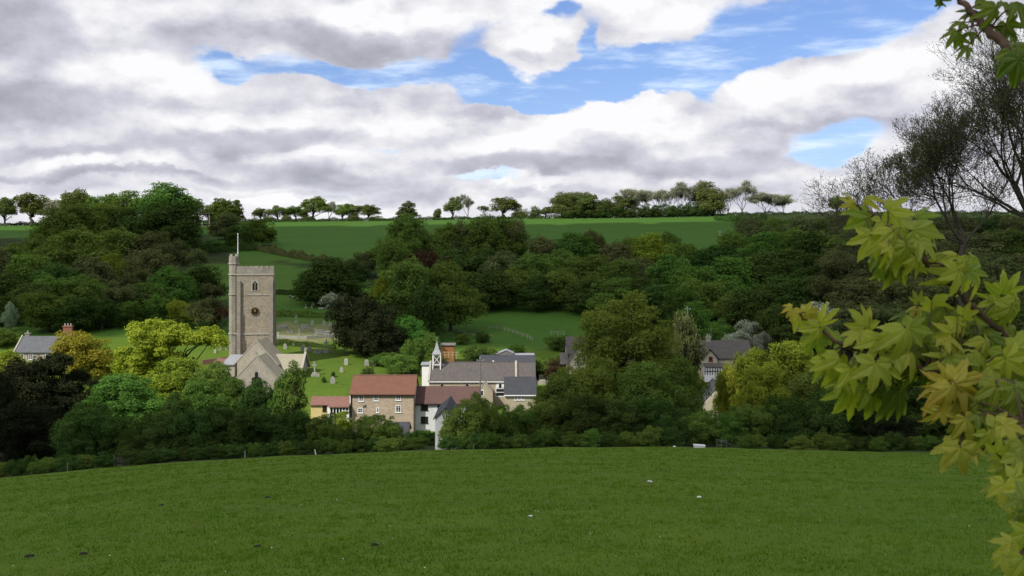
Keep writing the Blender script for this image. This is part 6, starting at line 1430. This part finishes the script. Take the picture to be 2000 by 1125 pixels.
def maple_mat():
    m = bpy.data.materials.new('sycamore_leaf'); m.use_nodes = True; N = NT(m.node_tree); b = N.n['Principled BSDF']
    tint = N.node('ShaderNodeAttribute', attribute_name='tint').outputs['Fac']; ve = N.node('ShaderNodeAttribute', attribute_name='vein').outputs['Fac']; rn = N.node('ShaderNodeAttribute', attribute_name='rnd').outputs['Fac']; ed = N.node('ShaderNodeAttribute', attribute_name='rim').outputs['Fac']
    co = obj_co(N); n = N.mapr(N.noise(co, 22, 4, .6), .3, .7)
    g = N.mix(n, (.31, .36, .032, 1), (.43, .46, .055, 1)); g = N.mix(N.m('MULTIPLY', N.m('POWER', rn, 2.0), .9), g, (.16, .25, .028, 1))
    y = N.mix(n, (.50, .40, .05, 1), (.42, .38, .06, 1)); y = N.mix(N.m('MULTIPLY', ed, .55), y, (.45, .16, .04, 1))
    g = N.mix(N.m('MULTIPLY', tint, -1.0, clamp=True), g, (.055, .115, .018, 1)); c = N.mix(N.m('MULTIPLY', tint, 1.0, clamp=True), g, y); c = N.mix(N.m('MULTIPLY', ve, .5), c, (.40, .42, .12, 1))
    N.put(b.inputs['Base Color'], c); b.inputs['Roughness'].default_value = .55; b.inputs['Specular IOR Level'].default_value = .3
    t = N.node('ShaderNodeBsdfTranslucent'); N.l.new(N.mix(1, c, (1.3, 1.4, .5, 1), 'MULTIPLY'), t.inputs[0]); mx = N.node('ShaderNodeMixShader'); mx.inputs[0].default_value = .5
    bm = N.node('ShaderNodeBump'); bm.inputs['Strength'].default_value = .5; bm.inputs['Distance'].default_value = .003; N.put(bm.inputs['Height'], N.m('SUBTRACT', N.noise(co, 60, 3), N.m('MULTIPLY', ve, .6))); N.l.new(bm.outputs[0], b.inputs['Normal'])
    N.l.new(b.outputs[0], mx.inputs[1]); N.l.new(t.outputs[0], mx.inputs[2]); N.l.new(mx.outputs[0], N.n['Material Output'].inputs[0]); return m
MM = maple_mat()
TWIG = mat('young_twig', stone((.10, .055, .035), (.07, .045, .03), (.13, .10, .06), 20, 80), .7)
LR = random.Random(17)
def W3(px, row, D): return np.array([X_(px, D), D, Z_(row, D)])
def leaf_cloud(specs):
    """specs: (px,row,length px,angle deg clockwise from up,tint,D,tilt)"""
    Vs, Fs, tn, ve, rd, rm, o = [], [], [], [], [], [], 0
    for px, row, L, ang, tint, D, tilt in specs:
        P, Fc, v = SH[LR.randrange(len(SH))]; s = L*.57/F*D; a = math.radians(ang)
        yd = np.array([math.sin(a), 0, math.cos(a)])                     # lobe direction in the facing plane
        nrm = np.array([LR.uniform(-.9, .9), -1, LR.uniform(-.3, 1.4)]); yd = yd+np.array([0, -tilt*LR.uniform(.5, 1.8), 0]); yd /= np.linalg.norm(yd)
        xd = np.cross(yd, nrm); xd /= np.linalg.norm(xd); zd = np.cross(xd, yd)
        if zd[1] > 0: zd = -zd; xd = -xd
        Q = W3(px, row, D)+s*(P[:, :1]*xd+P[:, 1:2]*yd+P[:, 2:3]*zd)
        Vs.append(Q); Fs.append(Fc+o); o += len(P); tn.append(np.full(len(P), tint)); ve.append(v); rd.append(np.full(len(P), LR.random())); d = np.hypot(P[:, 0], P[:, 1]); rm.append(np.clip((d-.45)/.5, 0, 1))
    return np.concatenate(Vs), np.concatenate(Fs), dict(tint=np.concatenate(tn), vein=np.concatenate(ve), rnd=np.concatenate(rd), rim=np.concatenate(rm))
SY = empty('sycamore_tree', (2.9, 2.9, ground(2.9, 2.9))); tag(SY, 'near sycamore at the right whose yellow green leafy boughs reach into view', 'tree')
OFF = np.array(SY.location)
tr = curve_pts((2.9, 2.9, OFF[2]-.3), (2.7, 2.9, 3.6), 9, 0, np.random.default_rng(4), .15)-OFF
V, Fc = tubes([(tr, np.linspace(.17, .09, 9))], 10); link('trunk', np_mesh('trunk', V, Fc, 4, True), BARK, SY)
def bough(pts, radii, specs, tie=True):
    """pts: (px,row,D) along the branch, its far end last; leaves of specs hang on it by their stalks"""
    P = np.array([W3(*p) if len(p) == 3 else np.array(p[:3]) for p in pts]); n = 6; t = np.linspace(0, len(P)-1, (len(P)-1)*n+1)
    Q = np.stack([np.interp(t, np.arange(len(P)), P[:, k]) for k in range(3)], -1); Q[1:-1] = (Q[:-2]+Q[1:-1]*2+Q[2:])/4; Q += np.random.default_rng(len(pts)).normal(size=Q.shape)*.0025
    R = np.interp(t, np.arange(len(P)), radii)
    LV, LF, at_ = leaf_cloud(specs)
    st = []
    for px, row, L, ang, tint, D, tilt in specs:
        j = W3(px, row, D); d = np.linalg.norm(Q-j, axis=1)+np.random.default_rng(abs(int(px))).uniform(0, .05, len(Q)); k = int(np.argmin(d)); st.append((curve_pts(Q[k], j, 5, .25, np.random.default_rng(abs(int(row))), .1)-OFF, np.linspace(.0024, .0013, 5)))
    V, Fc = tubes([(Q-OFF, R)], 8); V2, F2 = tubes(st, 5)
    b = link('branch', np_mesh('branch', np.concatenate([V, V2]), np.concatenate([Fc, F2+len(V)]), 4, True), TWIG, SY)
    link('foliage', np_mesh('foliage', LV-OFF, LF, 4, True, vattr=at_), MM, b)
def fill(n, x0, x1, y0, y1, D0, D1, L0=62, L1=100, tint=-.45):  # negative tint paints the shade of the leaves behind into their colour
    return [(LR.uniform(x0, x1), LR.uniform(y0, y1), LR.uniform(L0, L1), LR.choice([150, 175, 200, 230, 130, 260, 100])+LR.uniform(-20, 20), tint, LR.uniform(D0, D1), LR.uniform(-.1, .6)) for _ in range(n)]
# upper slanting bough
A = [(1668, 398, 38, 250, .5, 2.30, .2), (1690, 388, 48, 60, .35, 2.31, .9), (1662, 392, 36, 340, .45, 2.33, .1), (1676, 412, 60, 215, .1, 2.34, .3),
     (1700, 425, 78, 235, .0, 2.30, .3), (1735, 412, 84, 100, .05, 2.33, .9), (1722, 430, 62, 165, .2, 2.27, .4), (1760, 445, 84, 150, .0, 2.30, .3), (1790, 425, 62, 60, .0, 2.34, .6),
     (1700, 462, 92, 205, .1, 2.27, .35), (1745, 452, 90, 170, .1, 2.25, .4), (1785, 450, 90, 85, .0, 2.28, .3), (1795, 470, 84, 130, .0, 2.26, .35), (1770, 480, 80, 185, .15, 2.24, .3), (1755, 495, 70, 210, .0, 2.30, .5),
     (1800, 440, 80, 110, .0, 2.36, .3), (1720, 500, 80, 190, .0, 2.36, .3), (1748, 515, 80, 185, .0, 2.38, .2), (1788, 502, 66, 150, .15, 2.25, .25), (1735, 480, 50, 170, .3, 2.22, .5),
     (1848, 498, 66, 275, .0, 2.35, .5), (1870, 500, 66, 205, .05, 2.32, .5), (1895, 502, 70, 145, .0, 2.30, .4), (1885, 510, 62, 180, .05, 2.27, .3), (1872, 530, 92, 195, .1, 2.25, .25), (1890, 530, 66, 95, .0, 2.27, .3), (1905, 530, 84, 155, .0, 2.37, .1), (1862, 535, 76, 225, .05, 2.28, .3),
     (1955, 575, 84, 290, .0, 2.40, .5), (1965, 568, 70, 30, .0, 2.42, .7), (1985, 585, 92, 160, .0, 2.38, .2), (1945, 590, 70, 220, .0, 2.38, .3), (1975, 600, 76, 190, .0, 2.36, .1)]
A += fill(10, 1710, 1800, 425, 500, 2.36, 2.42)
bough([(2.75, 2.9, -.10, 0), (2120, 800, 2.55), (2000, 690, 2.42), (1900, 600, 2.36), (1850, 548, 2.33), (1800, 505, 2.32), (1740, 450, 2.32), (1688, 412, 2.32), (1655, 388, 2.32)], [.022, .014, .0085, .007, .006, .005, .004, .003, .002], A)
# long level bough with the hanging curtain of leaves
B = [(1546, 600, 34, 255, .95, 2.30, .3), (1548, 606, 44, 200, .75, 2.29, .3), (1573, 610, 44, 75, .6, 2.30, .5), (1580, 606, 36, 130, .5, 2.31, .5), (1560, 620, 60, 165, .2, 2.34, .3),
     (1600, 628, 64, 70, .2, 2.31, .7), (1600, 640, 70, 210, .05, 2.29, .5), (1610, 645, 64, 120, .05, 2.33, .6), (1592, 655, 76, 165, .0, 2.31, .3),
     (1690, 640, 74, 320, .35, 2.31, .1), (1690, 638, 70, 15, .15, 2.29, .1), (1680, 650, 76, 245, .15, 2.28, .5), (1695, 655, 70, 100, .1, 2.29, .5),
     (1712, 664, 86, 200, .0, 2.25, .4), (1725, 668, 66, 140, .0, 2.27, .3), (1768, 645, 100, 185, .05, 2.23, .35), (1775, 640, 80, 95, .0, 2.28, .6), (1750, 650, 82, 230, .0, 2.27, .6),
     (1612, 700, 78, 160, .0, 2.32, .2), (1640, 700, 86, 195, .0, 2.30, .3), (1660, 720, 92, 165, .0, 2.26, .3), (1710, 710, 100, 190, .1, 2.22, .25), (1725, 715, 74, 120, .05, 2.24, .3), (1740, 690, 78, 105, .1, 2.25, .6),
     (1650, 760, 84, 190, .0, 2.34, .2), (1690, 755, 96, 150, .0, 2.36, .2), (1660, 775, 92, 175, .0, 2.38, .1), (1700, 780, 84, 130, .0, 2.37, .2),
     (1640, 740, 70, 200, .0, 2.33, .3), (1775, 690, 72, 150, .1, 2.24, .4), (1790, 600, 42, 240, .6, 2.33, .4), (1795, 590, 36, 320, .3, 2.34, .4), (1790, 612, 34, 200, .7, 2.32, .4),
     (1820, 590, 90, 170, .0, 2.42, .1), (1845, 600, 86, 130, .0, 2.42, .2), (1815, 625, 80, 220, .0, 2.40, .2), (1870, 630, 66, 190, .2, 2.30, .2), (1880, 615, 60, 80, .1, 2.31, .5),
     (1860, 650, 62, 300, .3, 2.27, .4), (1845, 660, 70, 100, .4, 2.25, .6), (1855, 665, 60, 150, .5, 2.24, .5), (1850, 700, 90, 80, .05, 2.24, .5), (1860, 702, 76, 250, .0, 2.26, .6), (1900, 690, 84, 110, .0, 2.25, .5),
     (1960, 690, 90, 190, .05, 2.25, .3), (1965, 700, 96, 135, .1, 2.22, .3), (1985, 680, 84, 60, .0, 2.28, .5), (1940, 715, 84, 230, .0, 2.25, .3), (1990, 720, 84, 180, .05, 2.25, .3), (1925, 665, 80, 160, .0, 2.30, .3)]
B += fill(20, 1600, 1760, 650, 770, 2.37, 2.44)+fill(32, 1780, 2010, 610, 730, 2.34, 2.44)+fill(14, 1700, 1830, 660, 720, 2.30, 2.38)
bough([(2.75, 2.9, -.30, 0), (2110, 765, 2.45), (2000, 748, 2.32), (1920, 742, 2.30), (1850, 732, 2.29), (1765, 714, 2.29), (1700, 694, 2.30), (1640, 668, 2.30), (1590, 632, 2.31), (1545, 604, 2.31)], [.024, .015, .0095, .008, .007, .006, .005, .0045, .003, .002], B)
# orange tinted young leaves and the hanging spray under them
Cc = [(1850, 745, 76, 285, .9, 2.14, .3), (1845, 752, 88, 245, .95, 2.13, .3), (1852, 755, 66, 205, .8, 2.10, .3), (1858, 755, 72, 180, .9, 2.09, .3), (1866, 750, 76, 140, .85, 2.11, .3), (1866, 742, 92, 75, .8, 2.12, .5), (1870, 752, 86, 105, .9, 2.12, .5), (1855, 740, 30, 10, 1.0, 2.13, .3),
      (1835, 775, 60, 230, .5, 2.15, .3), (1862, 790, 70, 160, .7, 2.12, .3),
      (1832, 805, 58, 225, .6, 2.13, .3), (1840, 800, 60, 175, .8, 2.11, .2), (1888, 812, 92, 120, .3, 2.12, .4), (1886, 818, 84, 165, .5, 2.10, .3), (1880, 820, 76, 200, .2, 2.14, .3),
      (1870, 872, 104, 225, .25, 2.10, .25), (1876, 875, 92, 175, .4, 2.08, .25), (1885, 870, 84, 105, .5, 2.10, .5), (1868, 850, 60, 190, .1, 2.16, .3)]
bough([(2.75, 2.9, -.40, 0), (2100, 800, 2.35), (2000, 752, 2.18), (1925, 742, 2.16), (1860, 742, 2.15), (1872, 800, 2.14), (1878, 850, 2.13), (1875, 872, 2.12)], [.018, .012, .007, .006, .005, .0035, .0028, .0022], Cc)
# right hand spray running down the frame edge
E = [(1940, 835, 76, 80, .4, 1.98, .6), (1960, 830, 84, 100, .35, 1.95, .6), (1930, 845, 66, 160, .2, 2.0, .4), (1945, 885, 70, 60, .2, 1.92, .5), (1985, 890, 88, 140, .1, 1.90, .3), (1962, 945, 84, 195, .2, 1.84, .2), (1990, 955, 92, 160, .25, 1.82, .2), (1980, 935, 80, 80, .1, 1.86, .4),
     (1975, 905, 84, 200, .0, 1.95, .2), (2000, 925, 84, 190, .0, 1.92, .2), (1990, 1000, 90, 180, .0, 1.80, .2), (2005, 1040, 92, 200, .0, 1.7, .2), (1975, 1060, 74, 240, .3, 1.65, .4), (1960, 1085, 70, 190, .25, 1.62, .5), (2000, 1090, 90, 170, .1, 1.6, .3), (1990, 1115, 90, 210, .0, 1.62, .3)]
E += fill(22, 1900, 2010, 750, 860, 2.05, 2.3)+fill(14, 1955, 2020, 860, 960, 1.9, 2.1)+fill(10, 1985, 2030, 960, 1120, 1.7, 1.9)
bough([(2.75, 2.9, -.5, 0), (2100, 820, 2.2), (2010, 830, 2.02), (1955, 850, 1.98), (1965, 905, 1.93), (1980, 970, 1.85), (1995, 1050, 1.75), (1990, 1120, 1.65)], [.016, .010, .006, .005, .0045, .004, .0035, .003], E)
# top bough against the sky
Tt = [(1838, 4, 30, 230, .0, 2.2, .3), (1832, -4, 34, 120, .0, 2.2, .6), (1880, 45, 46, 265, .0, 2.15, .3), (1868, 60, 42, 215, .0, 2.14, .3), (1872, 75, 40, 170, .0, 2.16, .4), (1895, 62, 44, 110, .0, 2.17, .5), (1890, 92, 40, 240, .0, 2.15, .5), (1900, 25, 40, 300, .0, 2.2, .3), (1912, 10, 36, 30, .0, 2.2, .3),
      (1945, 15, 66, 190, .0, 2.1, .3), (1960, 5, 60, 120, .0, 2.12, .4), (1935, 20, 54, 240, .0, 2.14, .3), (1985, 5, 70, 100, .0, 2.1, .5), (1965, 45, 54, 160, .0, 2.13, .2), (1972, 55, 50, 100, .0, 2.14, .2), (1955, 60, 40, 200, .0, 2.15, .2), (1975, 100, 76, 150, .0, 2.0, .3), (1990, 90, 76, 80, .0, 2.0, .4), (1990, 115, 80, 185, .0, 1.98, .2), (1968, 110, 50, 240, .0, 2.02, .3), (1985, 130, 60, 200, .0, 2.02, .2), (1915, -10, 60, 160, .0, 2.2, .3)]
Tt = [(p[0], p[1], p[2]*1.1, p[3], -.75, p[5], p[6]) for p in Tt]  # negative tint paints these leaves dark, as silhouetted against the sky
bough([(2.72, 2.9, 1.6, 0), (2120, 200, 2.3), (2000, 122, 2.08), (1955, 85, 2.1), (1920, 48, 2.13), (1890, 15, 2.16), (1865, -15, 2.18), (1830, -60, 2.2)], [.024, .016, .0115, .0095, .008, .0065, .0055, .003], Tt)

# ================================================================ grass of the pasture: one mass of blades, denser and finer close by
def grass_field():
    rng = np.random.default_rng(42); n = 230000
    Y = 9.5*(86/9.5)**(rng.random(n)**0.9); X = rng.uniform(-1, 1, n)*(0.56*Y+3)
    tuft = rng.random(n) < .3; nt = 9000; ty = 9.5*(86/9.5)**(rng.random(nt)**0.9); txx = rng.uniform(-1, 1, nt)*(0.56*ty+3); ti = rng.integers(0, nt, n); X = np.where(tuft, txx[ti]+rng.normal(size=n)*.07, X); Y = np.where(tuft, ty[ti]+rng.normal(size=n)*.07, Y)
    patch = 0.5+0.5*np.sin(X*0.9+1.7*np.sin(Y*0.5))*np.sin(Y*0.8+X*0.3)
    h = (0.022+0.035*rng.random(n)*patch+np.where(tuft, .018, 0))*(1+Y/70); wd = 0.006*(1+Y/22)
    Z = groundv(X, Y)-.008; a = rng.uniform(0, 2*PI, n); bx, by = np.cos(a), np.sin(a); ln = rng.uniform(.2, .9, n)*h; a2 = rng.uniform(0, 2*PI, n)
    p0 = np.stack([X-bx*wd, Y-by*wd, Z], -1); p1 = np.stack([X+bx*wd, Y+by*wd, Z], -1); p2 = np.stack([X+np.cos(a2)*ln, Y+np.sin(a2)*ln, Z+h], -1)
    V = np.stack([p0, p1, p2], 1).reshape(-1, 3); me = np_mesh('grass', V, np.arange(3*n).reshape(-1, 3), 3, attr=rng.random(n))
    o = link('grass', me, GRM); tag(o, 'short grazed grass blades covering the pasture', 'grass', kind='stuff')
    n = 150; Y = 10*(80/10)**rng.random(n); X = rng.uniform(-1, 1, n)*.52*Y+4*np.sin(Y); Z = groundv(X, Y)+.045; s = .007*(1+Y/45)
    V, Fc = cards(rng, np.stack([X, Y, Z], -1), unit(np.stack([rng.normal(size=n)*.3, rng.normal(size=n)*.3-.5, np.ones(n)], -1)), 1.0); V = V.reshape(n, 4, 3); c = V.mean(1, keepdims=True); V = (c+(V-c)*(2.0*s)[:, None, None]).reshape(-1, 3)
    o = link('daisies', np_mesh('daisies', V, Fc, 4, attr=rng.random(n)), M['white']); tag(o, 'scattered tiny white daisies in the pasture', 'daisies', kind='stuff')
GRM = leaf_mat('grass_blades', (.054, .122, .008), (.092, .160, .013), (.17, .20, .035), .3, 0.0, 1.1)
grass_field()
print('OBJECTS', len(bpy.data.objects))
